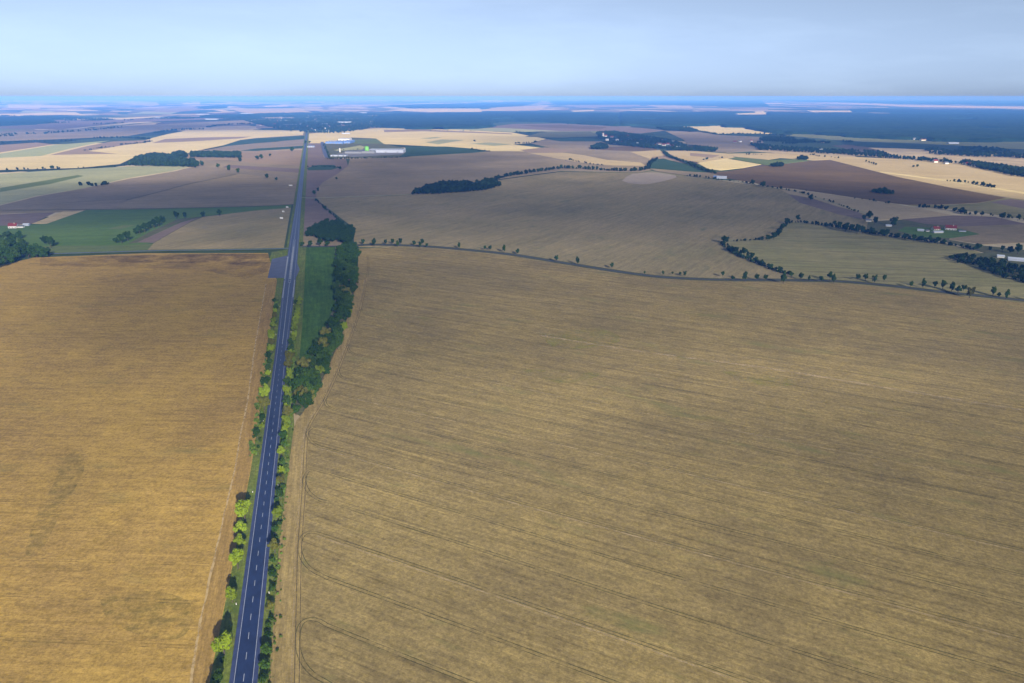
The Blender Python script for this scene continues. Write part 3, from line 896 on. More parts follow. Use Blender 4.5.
LEFT_ROW = [(217, 677, 14, 'mid'), (222.4, 643, 19, 'lime'), (231.4, 593.7, 14, 'lime'), (236.6, 558.4, 16, 'lime'), (240, 541.7, 13, 'lime'), (240, 528.5, 12.5, 'lime'),
            (243.6, 509, 17.5, 'lime'), (256.6, 433, 8.5, 'dark'), (262, 417, 8, 'dark'), (263.6, 402, 12, 'olive'), (264.5, 392.5, 11, 'lime'), (266, 381, 9, 'dark'),
            (268, 367, 7, 'mid'), (269, 355, 7, 'dark'), (271.6, 348, 7.5, 'lime'), (271.6, 341, 6.5, 'olive'), (270.8, 333, 7.5, 'lime'), (273.4, 325, 6.5, 'lime'),
            (274.6, 315, 6, 'olive'), (275.7, 307, 6, 'mid'), (274, 300, 4, 'mid'), (212, 693, 16, 'dark')]
RIGHT_ROW = [(263, 679, 11, 'mid'), (264.5, 664, 12, 'mid'), (266.8, 648, 13, 'mid'), (268, 634, 8, 'dark'), (270, 605, 10.5, 'olive'), (272, 588, 8, 'mid'), (272.6, 573, 9, 'dark'), (274.4, 546, 12, 'olive'),
             (275, 530, 8, 'dark'), (277, 512.7, 11, 'lime'), (280.5, 494, 9, 'mid'), (280.5, 479, 9, 'olive'), (281.4, 469.7, 8, 'lime'), (282, 462, 8, 'mid'), (281, 451, 8.5, 'lime'),
             (284.7, 443.5, 8, 'mid'), (283, 435.6, 9, 'dark'), (285.6, 426.8, 8, 'lime'), (285.6, 419, 9, 'lime'), (287, 411, 11, 'olive'), (286.5, 401, 10, 'mid'), (286.5, 389, 8, 'lime'),
             (286.5, 381, 8, 'mid'), (289, 372, 7.5, 'lime'), (288, 363.5, 10, 'olive'), (289.5, 355, 9, 'olive'), (291, 348, 7, 'mid'), (291, 342, 6.5, 'mid'), (294.5, 334.7, 6.5, 'lime'),
             (293.6, 327.7, 7.5, 'lime'), (296, 320.6, 7, 'lime'), (297, 313.6, 6.5, 'lime'), (298, 307.5, 6, 'lime'), (299.8, 299.5, 5.5, 'lime'), (296, 302, 4.5, 'mid')]
LEFT_ROW += [(262, 426, 6, 'lime'), (265.5, 387, 6, 'lime'), (268, 373, 6, 'lime'), (270, 362, 6, 'mid'), (272, 337, 6, 'lime'), (274, 320, 5, 'lime'), (275, 311, 5, 'lime')]
RIGHT_ROW += [(284, 431, 7, 'lime'), (286, 407, 7, 'lime'), (287, 395, 7, 'lime'), (288.5, 377, 6, 'lime'), (290, 352, 6, 'lime'), (293, 338, 6, 'lime'), (295, 324, 6, 'lime'), (296.5, 317, 6, 'lime'), (298, 310, 5.5, 'lime'), (299, 303, 5, 'lime')]
for row, side in ((LEFT_ROW, 'left'), (RIGHT_ROW, 'right')):
    row = sorted(row, key=lambda r: -r[1])
    for i, (px, py, w, k) in enumerate(row):
        low = side == 'right' and py > 560
        add_tree('roadside_tree', 'tree', '%s roadside tree, %s up the %s verge from the near end' % (LOOK[k], nth(i + 1), side),
                 px, py, w, None, k, BROAD if low else PROTO, 'trees along the main road')
# low bushes on the verges
BUSH_L = [(260, 440, 5), (262, 424, 5), (258.5, 447, 4), (269, 361, 4.5), (222, 660, 6), (273, 319, 3.5)]
BUSH_R = [(283, 486, 6), (277, 500, 6), (272.5, 560, 6.5), (271, 618, 6), (276, 537, 5.5), (268.5, 625, 6), (288, 395, 5), (291, 367, 4.5), (279.5, 523, 6), (293.5, 339, 4)]
for row, side in ((BUSH_L, 'left'), (BUSH_R, 'right')):
    for i, (px, py, w) in enumerate(sorted(row, key=lambda r: -r[1])):
        add_tree('roadside_bush', 'bush', 'low dark bush, %s up the %s verge from the near end' % (nth(i + 1), side), px, py, w, None, 'dark' if i % 2 else 'mid', BROAD, 'bushes along the main road')

LANE_ROW = [(363, 241.5, 5, 'dark'), (374, 241.6, 5, 'dark'), (385.5, 241.8, 5, 'dark'), (392.4, 241.2, 5, 'dark'), (397.5, 243.3, 4, 'mid'), (400.5, 240.8, 5.5, 'dark'), (414.3, 242.6, 5, 'dark'), (420, 243.6, 4.5, 'mid'),
            (422.5, 241, 5.5, 'dark'), (427, 245, 4, 'dark'), (459, 245, 4, 'dark'), (484.7, 247.6, 4, 'dark'), (490, 247.3, 4.4, 'dark'), (504, 248, 4.8, 'dark'), (517.5, 251, 5, 'dark'),
            (556.5, 258, 6, 'dark'), (577.5, 260, 5, 'mid'), (612, 265, 5.2, 'mid'), (644.5, 272.5, 3, 'mid'), (663, 272.5, 3, 'mid'), (672.5, 273, 2.8, 'mid'), (680, 273.5, 3.6, 'dark'), (685, 273, 4, 'dark'),
            (722.7, 273.7, 5, 'dark'), (733, 277.5, 4.5, 'dark'), (745, 275.7, 6.2, 'dark'), (757, 276.7, 6.2, 'dark'), (766, 277, 5.5, 'dark'), (784, 277.2, 7, 'dark'), (791.7, 274.5, 5, 'mid'), (801, 275.7, 6.5, 'mid'),
            (809, 278, 3.6, 'dark'), (821.7, 278.4, 6, 'mid'), (830.5, 275.8, 7.5, 'dark'), (834, 278.2, 5.5, 'mid'), (858, 276.5, 6, 'dark'), (866, 276.7, 6.5, 'dark'), (875, 277.8, 5.8, 'mid'), (884.5, 277.4, 6.4, 'mid'),
            (911, 283.7, 6, 'mid'), (924, 282.6, 5.8, 'dark'), (935, 284, 6.2, 'dark'), (943.7, 284, 8, 'mid'), (952.5, 286, 6.2, 'dark'), (958.5, 289.5, 7, 'dark'), (964, 287.3, 6, 'dark'), (971, 290.7, 8, 'olive'),
            (994, 290.5, 8, 'mid'), (999, 294.5, 5, 'dark'), (1007, 293.7, 6, 'dark'), (1031, 297, 6, 'dark')]
for i, (px, py, w, k) in enumerate(LANE_ROW):
    add_tree('lane_tree', 'tree', '%s tree, %s along the far lane counting from the wood by the main road' % (LOOK[k], nth(i + 1)), px, py, w * 0.86, None, k,
             TALL if i % 3 == 1 else PROTO, 'trees along the lane')

def scatter(poly, spacing, z=0.0, rs=None, keep=None):
    """jittered spots inside an outline given by what the photograph shows"""
    g = [at(px, py, z) for px, py in poly]
    xs, ys = [p[0] for p in g], [p[1] for p in g]
    out = []
    y = min(ys)
    while y < max(ys):
        x = min(xs)
        while x < max(xs):
            qx, qy = x + random.uniform(-.42, .42) * spacing, y + random.uniform(-.42, .42) * spacing
            if inside(g, qx, qy) and (keep is None or random.random() < keep):
                out.append((qx, qy))
            x += spacing
        y += spacing
    return out

# the wood beside the main road: its nearest trees one by one
STRIP = [(337, 247), (356, 244), (358, 250), (357, 272), (350, 305), (341, 333), (327, 365), (315, 391), (301, 411), (294, 410), (293, 398), (298, 375), (304, 362), (317, 345), (326, 326), (336, 300)]
BEAN = [(306.4, 231.7), (313, 224), (327.6, 220), (340.8, 220.5), (352.5, 226), (354, 230), (352.5, 245), (342, 245), (341, 238), (326, 237.6), (317, 235)]
spots = sorted(scatter(STRIP, 9.4, 8.0), key=lambda p: p[1])
N_IND = 118
rest = []
def place_tree(name, cat, label, x, y, h, kind, protos, group):
    mc, mt = random.choice(protos)
    o = empty(name, (x, y, 0.3), random.uniform(0, 6.28), label=label, category=cat, group=group)
    o.scale = (h, h, h)
    for nm, me in (('trunk', mt), ('crown', mc)):
        c = bpy.data.objects.new(nm, me)
        link(c, o)
        if nm == 'crown':
            c.material_slots[0].link = 'OBJECT'
            c.material_slots[0].material = LEAF[kind]
    return o
for i, (x, y) in enumerate(spots):
    h = random.uniform(9, 14.5)
    if i < N_IND:
        k = random.choice(['dark', 'dark', 'dark', 'mid', 'mid'])
        if random.random() < 0.08:
            k = random.choice(['olive', 'lime'])
        place_tree('woodland_tree', 'tree', '%s tree standing close among others in the wood beside the main road' % LOOK[k], x, y, h, k, BROAD, 'trees of the roadside wood, ' + LOOK[k] + ' ones')
    else:
        rest.append((x, y, h))

def mass(name, spots, mat, kind_='stuff', protos=LOWP, hs=None, **props):
    """many small tree crowns as one body"""
    Vs, Fs, base = [], [], 0
    for q in spots:
        x, y = q[0], q[1]
        h = q[2] if len(q) > 2 else random.uniform(*hs)
        me = random.choice(protos)
        n = len(me.vertices)
        a = np.empty(n * 3)
        me.vertices.foreach_get('co', a)
        a = a.reshape(-1, 3) * (h * random.uniform(.9, 1.2), h * random.uniform(.9, 1.2), h)
        th = random.uniform(0, 6.28)
        c, s = math.cos(th), math.sin(th)
        Vs.append(np.stack([a[:, 0] * c - a[:, 1] * s + x, a[:, 0] * s + a[:, 1] * c + y, a[:, 2]], 1))
        Fs.append(np.arange(n).reshape(-1, 4) + base)
        base += n
    if not Vs:
        return
    V = np.concatenate(Vs)
    Fq = np.concatenate(Fs)
    me = bpy.data.meshes.new(name)
    me.vertices.add(len(V))
    me.vertices.foreach_set('co', V.ravel())
    me.loops.add(Fq.size)
    me.loops.foreach_set('vertex_index', Fq.ravel().astype(np.int32))
    me.polygons.add(len(Fq))
    me.polygons.foreach_set('loop_start', np.arange(0, Fq.size, 4, dtype=np.int32))
    me.polygons.foreach_set('loop_total', np.full(len(Fq), 4, np.int32))
    me.update()
    me.materials.append(mat)
    if kind_:
        props['kind'] = kind_
    return link(bpy.data.objects.new(name, me), None, **props)

CROWNS = [p[0] for p in BROAD]
mass('woodland', rest, LEAF['dark'], protos=CROWNS, label='dark wood continuing away from the road junction')
mass('woodland', [(x, y, random.uniform(9, 14)) for x, y in scatter(BEAN, 9.5, 8.0)], LEAF['dark'], protos=CROWNS, label='bean shaped wood beyond the green meadow')
mass('undergrowth', [(x, y, random.uniform(3, 5)) for x, y in scatter(STRIP, 8, 2.0)], LEAF['dark'], protos=LOWP)

vs_ = []
for k in range(300):                                             # rough low growth along the verges
    s_ = random.uniform(s_at(700), s_at(300))
    vs_.append((*road(s_, random.gauss(11.0, 1.1)), random.uniform(0.8, 2.0) if s_ < s_at(480) else random.uniform(1.2, 3.6)))
for k in range(190):
    s_ = random.uniform(s_at(455), s_at(300))
    vs_.append((*road(s_, random.gauss(-11.8, 1.3)), random.uniform(1.2, 3.6)))
mass('undergrowth', vs_, leaf_mat('verge_scrub', (0.105, 0.155, 0.022), (0.055, 0.095, 0.016), 0.25, True), protos=LOWP)

def single(lst, label, name='field_tree', cat='tree', group=None, protos=None):
    for i, q in enumerate(lst):
        px, py, w, k = q[:4]
        lb = label.replace('LOOK', LOOK[k]).replace('NTH', nth(i + 1))
        far = depth(py) > 1500
        add_tree(name, cat, lb, px, py, w * (0.85 if far else 1.0), None, k, protos or (BROAD if far or i % 3 == 0 else PROTO), group)

single([(302, 243.5, 5, 'dark'), (310, 243.5, 5.5, 'dark'), (319.5, 241.5, 6, 'dark'), (327, 243, 6, 'dark')], 'LOOK tree, NTH from the junction in the row above the green meadow', group='trees above the green meadow')
single([(725, 238.5, 8, 'dark'), (733, 248.5, 5, 'dark'), (736.5, 249.5, 5, 'dark'), (741, 251.5, 5, 'dark'), (744.5, 250.5, 6, 'dark'), (748, 254, 5, 'dark'), (752, 255, 6, 'dark'), (756, 259, 4.5, 'dark'),
        (762, 262, 4, 'dark'), (770, 265.5, 4, 'dark'), (779, 268.5, 4, 'dark')], 'LOOK tree, NTH down the curved hedge that points to the lane', group='trees in the curved hedge')
single([(787, 220, 6, 'mid'), (798.3, 218, 5, 'dark'), (783, 226, 5, 'mid'), (779, 231, 6, 'dark'), (774, 235, 6, 'dark'), (768, 237, 5, 'dark'), (762, 238, 4, 'dark')], 'LOOK tree, NTH down the short hedge bending left of the olive field', group='trees in the bending hedge')
single([(835, 222.6, 5, 'dark'), (840, 224.5, 6, 'dark'), (846, 226, 7, 'dark'), (852, 227, 7, 'dark'), (858, 228, 7, 'dark'), (863, 229, 6, 'dark'), (872.6, 230, 7, 'dark'), (883, 232, 6, 'dark'), (887, 232, 6, 'dark'),
        (898, 235, 5, 'dark'), (906, 236, 5, 'dark'), (914, 237, 5.5, 'dark'), (922, 238, 5.5, 'dark'), (930, 239, 5.5, 'dark'), (938, 240, 5.5, 'dark'), (944, 241, 5, 'dark')],
       'LOOK tree, NTH in the hedge below the red roofed farm', group='trees in the hedge below the farm')
single([(864, 217, 5, 'dark'), (869.5, 214.5, 7, 'dark'), (875.5, 220, 6, 'dark'), (894.5, 220.5, 8.5, 'dark'), (811, 197, 6.5, 'dark')], 'LOOK tree, NTH of those by the white cottage west of the farm', group='trees west of the farm')
single([(978, 246, 8, 'dark'), (990, 248.5, 4, 'dark'), (1003, 248, 5, 'dark'), (1011, 249, 7, 'dark'), (1019, 248, 8, 'dark')], 'LOOK tree, NTH in the row behind the long white shed', group='trees behind the white shed')
single([(44, 239, 8, 'dark'), (49.5, 241, 8, 'dark'), (52.5, 241.5, 5, 'dark')], 'LOOK tree, NTH in the clump alone on the green field', group='clump on the green field')
single([(-4, 238, 12, 'mid'), (4, 243, 13, 'mid'), (12, 240, 12, 'dark'), (3, 252, 14, 'dark'), (13, 252, 13, 'mid'), (20, 248, 12, 'dark'), (27, 250, 12, 'dark'), (35, 249.5, 13, 'dark'), (42, 250.5, 12, 'dark'), (47, 251, 8, 'dark'),
        (8, 234, 9, 'mid'), (18, 234, 8, 'dark'), (-2, 260, 13, 'dark'), (10, 258, 10, 'dark'), (22, 241, 8, 'mid')], 'LOOK tree, NTH in the grove around the red roofed house', group='grove by the red roofed house', protos=BROAD)
single([(116, 239.5, 6, 'dark'), (121, 237.5, 7, 'dark'), (127, 235, 7, 'dark'), (135.5, 230.5, 6, 'dark'), (139, 228.5, 6.5, 'dark'), (144, 226.5, 7, 'dark'), (149, 224.5, 7, 'dark'), (153.5, 222.5, 6.5, 'dark'), (158, 220.5, 7, 'dark'), (162.5, 218.5, 6.5, 'dark'),
        (176, 214, 5.5, 'dark'), (185, 214.6, 5, 'dark'), (203, 213.8, 5, 'dark'), (219, 212, 5, 'dark')], 'LOOK tree, NTH along the hedge crossing the green field', group='hedge crossing the green field')
single([(202, 162.5, 5.5, 'dark'), (217.6, 165, 4.6, 'dark'), (228.4, 167, 6, 'dark'), (238, 170, 5, 'dark'), (240, 158.7, 5, 'dark'), (195, 165, 5, 'dark')], 'LOOK lone tree, NTH in the line leading from the long copse', group='lone trees by the long copse')
single([(336.5, 178, 3, 'dark'), (316, 199.5, 3.5, 'dark'), (325, 207.5, 3.5, 'dark'), (330, 212, 3, 'dark'), (314, 192, 5, 'dark'), (318, 189, 4, 'dark'), (340, 167.4, 4, 'dark'), (305.5, 141.5, 3.4, 'dark'), (309.5, 141.7, 3, 'dark')], 'LOOK tree, NTH of those scattered right of the far stretch of road', group='trees right of the far road')
single([(261, 156, 5, 'dark'), (257, 157, 5, 'dark'), (270, 154.5, 3.4, 'dark'), (266.5, 175.4, 5, 'dark'), (276, 178.4, 3.6, 'dark'), (292, 148.6, 5, 'dark')], 'LOOK bushy tree, NTH of those left of the far stretch of road', group='trees left of the far road')
single([(976, 212.5, 4, 'dark'), (982, 213.7, 4, 'dark'), (1002.7, 215, 5.5, 'dark'), (1009, 215.7, 4.5, 'dark'), (1018.5, 217, 4.5, 'dark'), (917.5, 165.5, 3.4, 'dark'), (913.5, 166, 3, 'dark'), (753, 181.4, 5.5, 'dark'), (763, 183.4, 6.5, 'dark')], 'LOOK tree, NTH of the isolated ones around the brown ploughed field', group='isolated trees by the ploughed field')

# ------------------------------------------------------------------ hedgerows and copses far off
def hedge(pts, label, hw=4.0, h=7.0, gap=6.0, keep=0.92, jitter=1.0, name='hedgerow', z=3.0):
    g = [Vector(at(px, py, z)) for px, py in pts]
    out = []
    for a, c in zip(g, g[1:]):
        L = (c - a).length
        n = max(1, int(L / gap))
        for i in range(n):
            if random.random() > keep:
                continue
            p = a.lerp(c, (i + random.random()) / n)
            out.append((p.x + random.uniform(-hw, hw), p.y + random.uniform(-hw, hw), h * random.uniform(0.42, 1.1)))
    o = mass(name, out, M_COPSE, None)
    o['label'] = label
    o['category'] = 'hedge'
    o['group'] = 'hedgerows between the far fields'
    return o

def copse(poly, label, spacing=9.0, hs=(9, 14), name='copse', keep=0.95, mat=None):
    return mass(name, scatter(poly, spacing, 6.0, keep=keep), mat or M_COPSE, hs=hs, label=label)

copse([(412, 192.5), (424, 187), (440, 183), (462, 181.5), (478, 183.5), (492, 187), (480, 189), (440, 191.5)], 'long dark copse in the grey brown field', 8.0)
copse([(474, 181.5), (492, 179), (502, 184), (490, 187)], 'thin trees at the east end of the long copse', 9.0, keep=0.6)
hedge([(490, 181), (503, 176.5), (512, 174.8), (530, 172.5)], 'tall dark tree hedge leading from the long copse', 5, 12, 6)
hedge([(530, 172), (545, 170), (562, 167.5), (580, 168), (600, 169.5), (620, 170.5), (640, 170)], 'tall dark tree line along the top of the grey brown field', 7, 12, 5)
hedge([(640, 170), (648, 168), (650, 163), (656, 159)], 'dark hedge at the bend beside the dark green field', 6, 11, 6)
hedge([(664, 152), (668, 156), (678, 159.5), (690, 163.5), (700, 168), (708, 171), (716, 173)], 'dark tree hedge slanting down beside the pale fields', 6, 10, 5)
hedge([(564, 160), (571, 159.5), (580, 161.5), (590, 163.5), (606, 165)], 'thin hedge under the sunny golden field', 4, 8, 12, 0.6)
hedge([(684, 175), (700, 176.5), (712, 178), (722, 179.5)], 'patchy hedge beside the blue roofed sheds', 4, 8, 9, 0.7)
hedge([(722, 179.5), (740, 181), (768, 186), (800, 191.5), (830, 200), (858, 211)], 'low hedge along the track below the ploughed field', 3, 5.5, 9, 0.75)
hedge([(768, 186.5), (783, 188.5), (798, 189), (814, 190.5)], 'three bushes in a row on the lower edge of the ploughed field', 3, 8, 22, 0.7)
hedge([(852, 197), (858, 198), (870, 199), (878, 201), (893, 203)], 'straggling bushes on the southern edge of the ploughed field', 3, 7, 9, 0.7)
copse([(871, 189.5), (882, 187.5), (893, 189.5), (893, 192), (880, 192)], 'dark thicket inside the ploughed field', 8, (6, 9))
hedge([(920, 206.5), (930, 206), (942, 207.5), (953, 209), (960, 211), (969, 213.5)], 'dark hedge between the ploughed field and the farm', 8, 9, 4)
hedge([(950, 180.5), (958, 181), (966, 182)], 'short dark thicket on the bright straw field', 8, 9, 4)
hedge([(972, 183.5), (984, 184.5), (990, 186), (997, 187)], 'longer dark thicket on the bright straw field by the track', 10, 10, 3.5)
hedge([(985, 213.5), (1002, 216), (1024, 219), (1080, 226)], 'low hedge on the right under the isolated trees', 3, 5, 7)
copse([(947, 256.5), (955, 254), (968, 254), (990, 257), (1010, 262), (1030, 265), (1060, 275), (1060, 290), (1024, 279), (1005, 274), (980, 266), (960, 260)], 'dark plantation around the long white shed', 7.5, (5, 9), keep=0.8)
hedge([(768, 238), (774, 236), (780, 229.5), (786, 222.5), (792, 220.5), (800, 221)], 'low hedge bending up around the olive field', 3.5, 5, 3)
hedge([(733, 239.8), (768, 238.2)], 'straight hedge closing the top of the small curved field', 3, 5, 5)
hedge([(722, 241), (732, 250.5), (747, 257), (756, 261), (768, 266), (790, 273.5)], 'low continuous hedge under the trees curving to the lane', 4, 6, 2.5)
hedge([(801, 221), (836, 226), (864, 231), (896, 236), (945, 242.5), (978, 249)], 'low continuous hedge below the red roofed farm', 4, 6.5, 2.5)
hedge([(338, 218), (330, 211.5), (322, 204.5), (316, 199)], 'low hedge leading away from the bean shaped wood', 2, 4, 5)
hedge([(308, 166.5), (316, 166), (330, 166), (338, 167)], 'low dark hedge near the far stretch of road', 6, 6, 6)
hedge([(79, 184.5), (88, 184), (95, 185), (104, 183.5), (112, 183)], 'dark row of trees alone on the sage green field', 9, 10, 4.5)
copse([(128, 164), (137, 156.5), (153, 154), (173, 155.5), (174, 158), (195, 160.5), (199, 164), (195, 165.5)], 'long dark copse left of the main road', 10, (11, 16))
copse([(172, 153), (180, 152), (187, 154), (186, 157), (172, 157.5)], 'dark clump joined to the long copse', 10, (11, 16))
copse([(190.5, 152), (240, 152), (241, 156.5), (191, 156)], 'straight sided dark copse near the main road', 10, (10, 14))
hedge([(-60, 171), (0, 170.5), (10, 170), (19, 169), (36, 168.5), (55, 168), (62, 168.5)], 'broken tree line below the bright straw field', 9, 10, 9, 0.7)
hedge([(76, 167.2), (92, 167.4), (110, 166.5), (121, 165.5), (128, 165)], 'thin hedge leading to the long copse', 4, 6, 8, 0.6)
hedge([(83, 150), (92, 149.3)], 'short dark hedge on the bright straw field left', 6, 8, 6)
hedge([(95, 148), (112, 146.6)], 'longer dark hedge on the bright straw field left', 6, 8, 6)
hedge([(119, 144.5), (140, 143), (151, 141)], 'dark hedge on the top of the bright straw field', 8, 9, 6)
hedge([(-40, 143.5), (0, 143), (9, 142.5)], 'tree row at the upper left edge of the fields', 12, 12, 6)
hedge([(11, 142), (28, 141.5), (48, 141), (55, 140.8)], 'thin tree row above the pale green field', 8, 10, 8, 0.8)
hedge([(60, 141), (73, 140.5), (76, 140)], 'small tree group above the pale green field', 8, 10, 12, 0.7)
hedge([(94, 138), (108, 137.6), (120, 137.4), (135, 138), (150, 139)], 'dark tree belt above the tan stubble', 14, 11, 5)
hedge([(155, 133), (165, 131), (185, 129.5), (203, 129)], 'dark tree belt beyond the bright straw field', 20, 13, 6)
hedge([(207, 127.2), (216, 125.8), (230, 124.4), (256, 123.5)], 'dark tree belt leading towards the town', 20, 13, 6)
hedge([(0, 134.5), (20, 134), (40, 133.5), (62, 132), (87, 130.5), (119, 127)], 'blue distant tree belt at the far left', 45, 13, 9)
hedge([(-80, 137), (0, 136), (12, 135.5)], 'blue wood edge at the far left of the fields', 45, 13, 6)
hedge([(98, 124), (118, 123)], 'small blue wood far left', 50, 13, 6)
hedge([(422, 130.8), (434, 130.5), (440, 130.8)], 'three small bushes on the bright straw field', 4, 9, 25, 0.8)
hedge([(447, 130.8), (452, 131), (468, 130.5), (475, 131)], 'scrappy bushes on the top of the bright straw field', 6, 8, 14, 0.7)
hedge([(328, 158.6), (360, 157.8), (400, 156.9), (410, 156)], 'dark hedge along the front of the works', 5, 6, 4)
hedge([(324, 144), (330, 158)], 'low hedge along the service road of the works', 5, 5, 7)
hedge([(334, 150), (362, 148.6)], 'shrubs inside the yard of the works', 8, 5, 9, 0.6)
hedge([(470, 148.4), (480, 150.3), (490, 151)], 'hedge at the tip of the dark green field', 5, 7, 8)
hedge([(472, 140.3), (476, 141)], 'single bush cluster on the bright straw field', 4, 8, 12)
copse([(591, 146.5), (600, 143.5), (607, 145), (608, 147.5), (600, 148.5), (592, 148)], 'round dark copse near the village', 9, (11, 15))
hedge([(515, 143.3), (532, 142.6), (537, 141.5)], 'dark hedge left of the round copse', 7, 9, 7)
hedge([(516, 131.5), (535, 133.5)], 'hedge far left of the village', 30, 9, 12)
hedge([(568, 124), (584, 123.8)], 'small distant wood above the village', 40, 12, 8)
copse([(656, 127), (668, 126.7), (690, 127.6), (700, 131), (690, 131.2), (664, 129.2)], 'dark wood below the pale field', 14, (11, 15))
hedge([(700, 131.5), (718, 134.2), (740, 133.6), (768, 134), (790, 136)], 'dark tree line under the pale far field', 20, 11, 7, 0.8)
hedge([(703, 159.5), (709, 158.3)], 'small bush group on the golden field', 4, 8, 10)
hedge([(717, 157.6), (724, 157.3)], 'pale bushes beside the light green strip', 4, 7, 8)
hedge([(745, 154), (762, 154.4)], 'bushes above the light green strip', 14, 8, 8)
copse([(769, 164), (776, 161.5), (784, 163), (783, 165.5), (772, 165.5)], 'dark thicket on the light green strip', 9, (6, 9))
copse([(797, 157.5), (802, 155), (809, 157), (808, 158.5), (800, 158.5)], 'dark thicket above the light green strip', 9, (7, 10))
hedge([(812, 154), (815, 155.5), (838, 157.5), (843, 158)], 'bush line on the sunny field edge', 8, 9, 14, 0.7)
hedge([(865, 161), (867, 161.4), (877, 164.5), (880, 165)], 'few bushes in the sunny straw field', 4, 9, 14)

# broken woodland belt between the sunny fields and the far forest, on the right
def noise2(X, Y, s, seed=0):
    rs = np.random.RandomState(seed)
    tab = rs.rand(64, 64)
    x, y = X / s, Y / s
    xi, yi = np.floor(x).astype(int), np.floor(y).astype(int)
    fx, fy = x - xi, y - yi
    fx, fy = fx * fx * (3 - 2 * fx), fy * fy * (3 - 2 * fy)
    g = lambda a, c: tab[a % 64, c % 64]
    return (g(xi, yi) * (1 - fx) + g(xi + 1, yi) * fx) * (1 - fy) + (g(xi, yi + 1) * (1 - fx) + g(xi + 1, yi + 1) * fx) * fy

def patchy(name, poly, spacing, label, thr=0.45, ns=160.0, hs=(9, 14), seed=3, mat=None):
    sp = scatter(poly, spacing, 6.0)
    X = np.array([p[0] for p in sp]); Y = np.array([p[1] for p in sp])
    nv = 0.65 * noise2(X, Y * 0.5, ns, seed) + 0.35 * noise2(X, Y, ns / 3, seed + 1)
    return mass(name, [p for p, v in zip(sp, nv) if v > thr], mat or M_COPSE, hs=hs, label=label)
patchy('woodland', [(740, 138), (768, 136.5), (800, 138), (850, 141), (896, 146), (940, 147.5), (985, 147), (1024, 151), (1100, 155), (1100, 185), (1024, 174.5), (1000, 169), (960, 162.5), (920, 159.5), (896, 157.5), (850, 154), (800, 151), (760, 149)],
       17, 'broken woodland belt on the right', 0.47, 210)
patchy('woodland', [(960, 160), (990, 163), (1024, 168), (1100, 180), (1100, 192), (1024, 176.5), (1000, 171), (975, 166)], 12, 'dark wood edge above the bright straw field', 0.36, 90, (9, 13), 9)
patchy('woodland', [(596, 132), (615, 131), (640, 135), (668, 139), (688, 145), (718, 148), (714, 151), (690, 150), (664, 149), (640, 146.5), (612, 144), (600, 139)], 13, 'trees among the houses of the village', 0.40, 80, (8, 13), 5)
patchy('woodland', [(256, 113.5), (300, 112.5), (360, 113), (384, 114), (384, 127), (358, 131.5), (330, 132.5), (300, 131.5), (285, 130), (262, 125), (240, 119)], 24, 'trees among the houses of the town', 0.40, 170, (9, 14), 6)
patchy('woodland', [(0, 115.5), (50, 116), (128, 120), (215, 115), (256, 114), (256, 118.5), (160, 118.5), (100, 121), (50, 123), (0, 124.5), (-200, 126), (-200, 118)], 28, 'distant blue woods on the left', 0.42, 260, (11, 16), 8)

# ------------------------------------------------------------------ great far forest: a bumpy canopy
def forest(name, poly, label, clear=(), spacing=22.0, h=17.0, seed=1):
    g = [at(px, py, h) for px, py in poly]
    xs, ys = [p[0] for p in g], [p[1] for p in g]
    nx, ny = int((max(xs) - min(xs)) / spacing) + 3, int((max(ys) - min(ys)) / spacing) + 3
    X, Y = np.meshgrid(min(xs) + (np.arange(nx) - 1) * spacing, min(ys) + (np.arange(ny) - 1) * spacing)
    rs = np.random.RandomState(seed)
    wob = 3.2 * spacing * (noise2(X, Y, 130, seed + 5) - 0.5)
    ins = inside_np(g, X + wob, Y + 2 * wob)
    for c in clear:
        ins &= ~inside_np([at(px, py, h) for px, py in c], X + wob, Y + 2 * wob)
    n = noise2(X, Y, 110, seed + 2)
    Z = h * (0.72 + 0.35 * n + 0.45 * (rs.rand(*X.shape) - 0.5))
    Z = np.where(ins, Z, -0.5)
    Xj = X + rs.uniform(-.35, .35, X.shape) * spacing
    Yj = Y + rs.uniform(-.35, .35, X.shape) * spacing
    cell = ins[:-1, :-1] | ins[1:, :-1] | ins[:-1, 1:] | ins[1:, 1:]
    idx = np.arange(nx * ny).reshape(ny, nx)
    q = np.stack([idx[:-1, :-1], idx[:-1, 1:], idx[1:, 1:], idx[1:, :-1]], -1)[cell]
    used = np.unique(q)
    rem = np.full(nx * ny, -1)
    rem[used] = np.arange(len(used))
    q = rem[q]
    V = np.stack([Xj.ravel(), Yj.ravel(), Z.ravel()], 1)[used]
    me = bpy.data.meshes.new(name)
    me.vertices.add(len(V))
    me.vertices.foreach_set('co', V.ravel())
    me.loops.add(q.size)
    me.loops.foreach_set('vertex_index', q.ravel().astype(np.int32))
    me.polygons.add(len(q))
    me.polygons.foreach_set('loop_start', np.arange(0, q.size, 4, dtype=np.int32))
    me.polygons.foreach_set('loop_total', np.full(len(q), 4, np.int32))
    me.update()
    me.materials.append(M_CANOPY)
    return link(bpy.data.objects.new(name, me), None, kind='stuff', label=label)

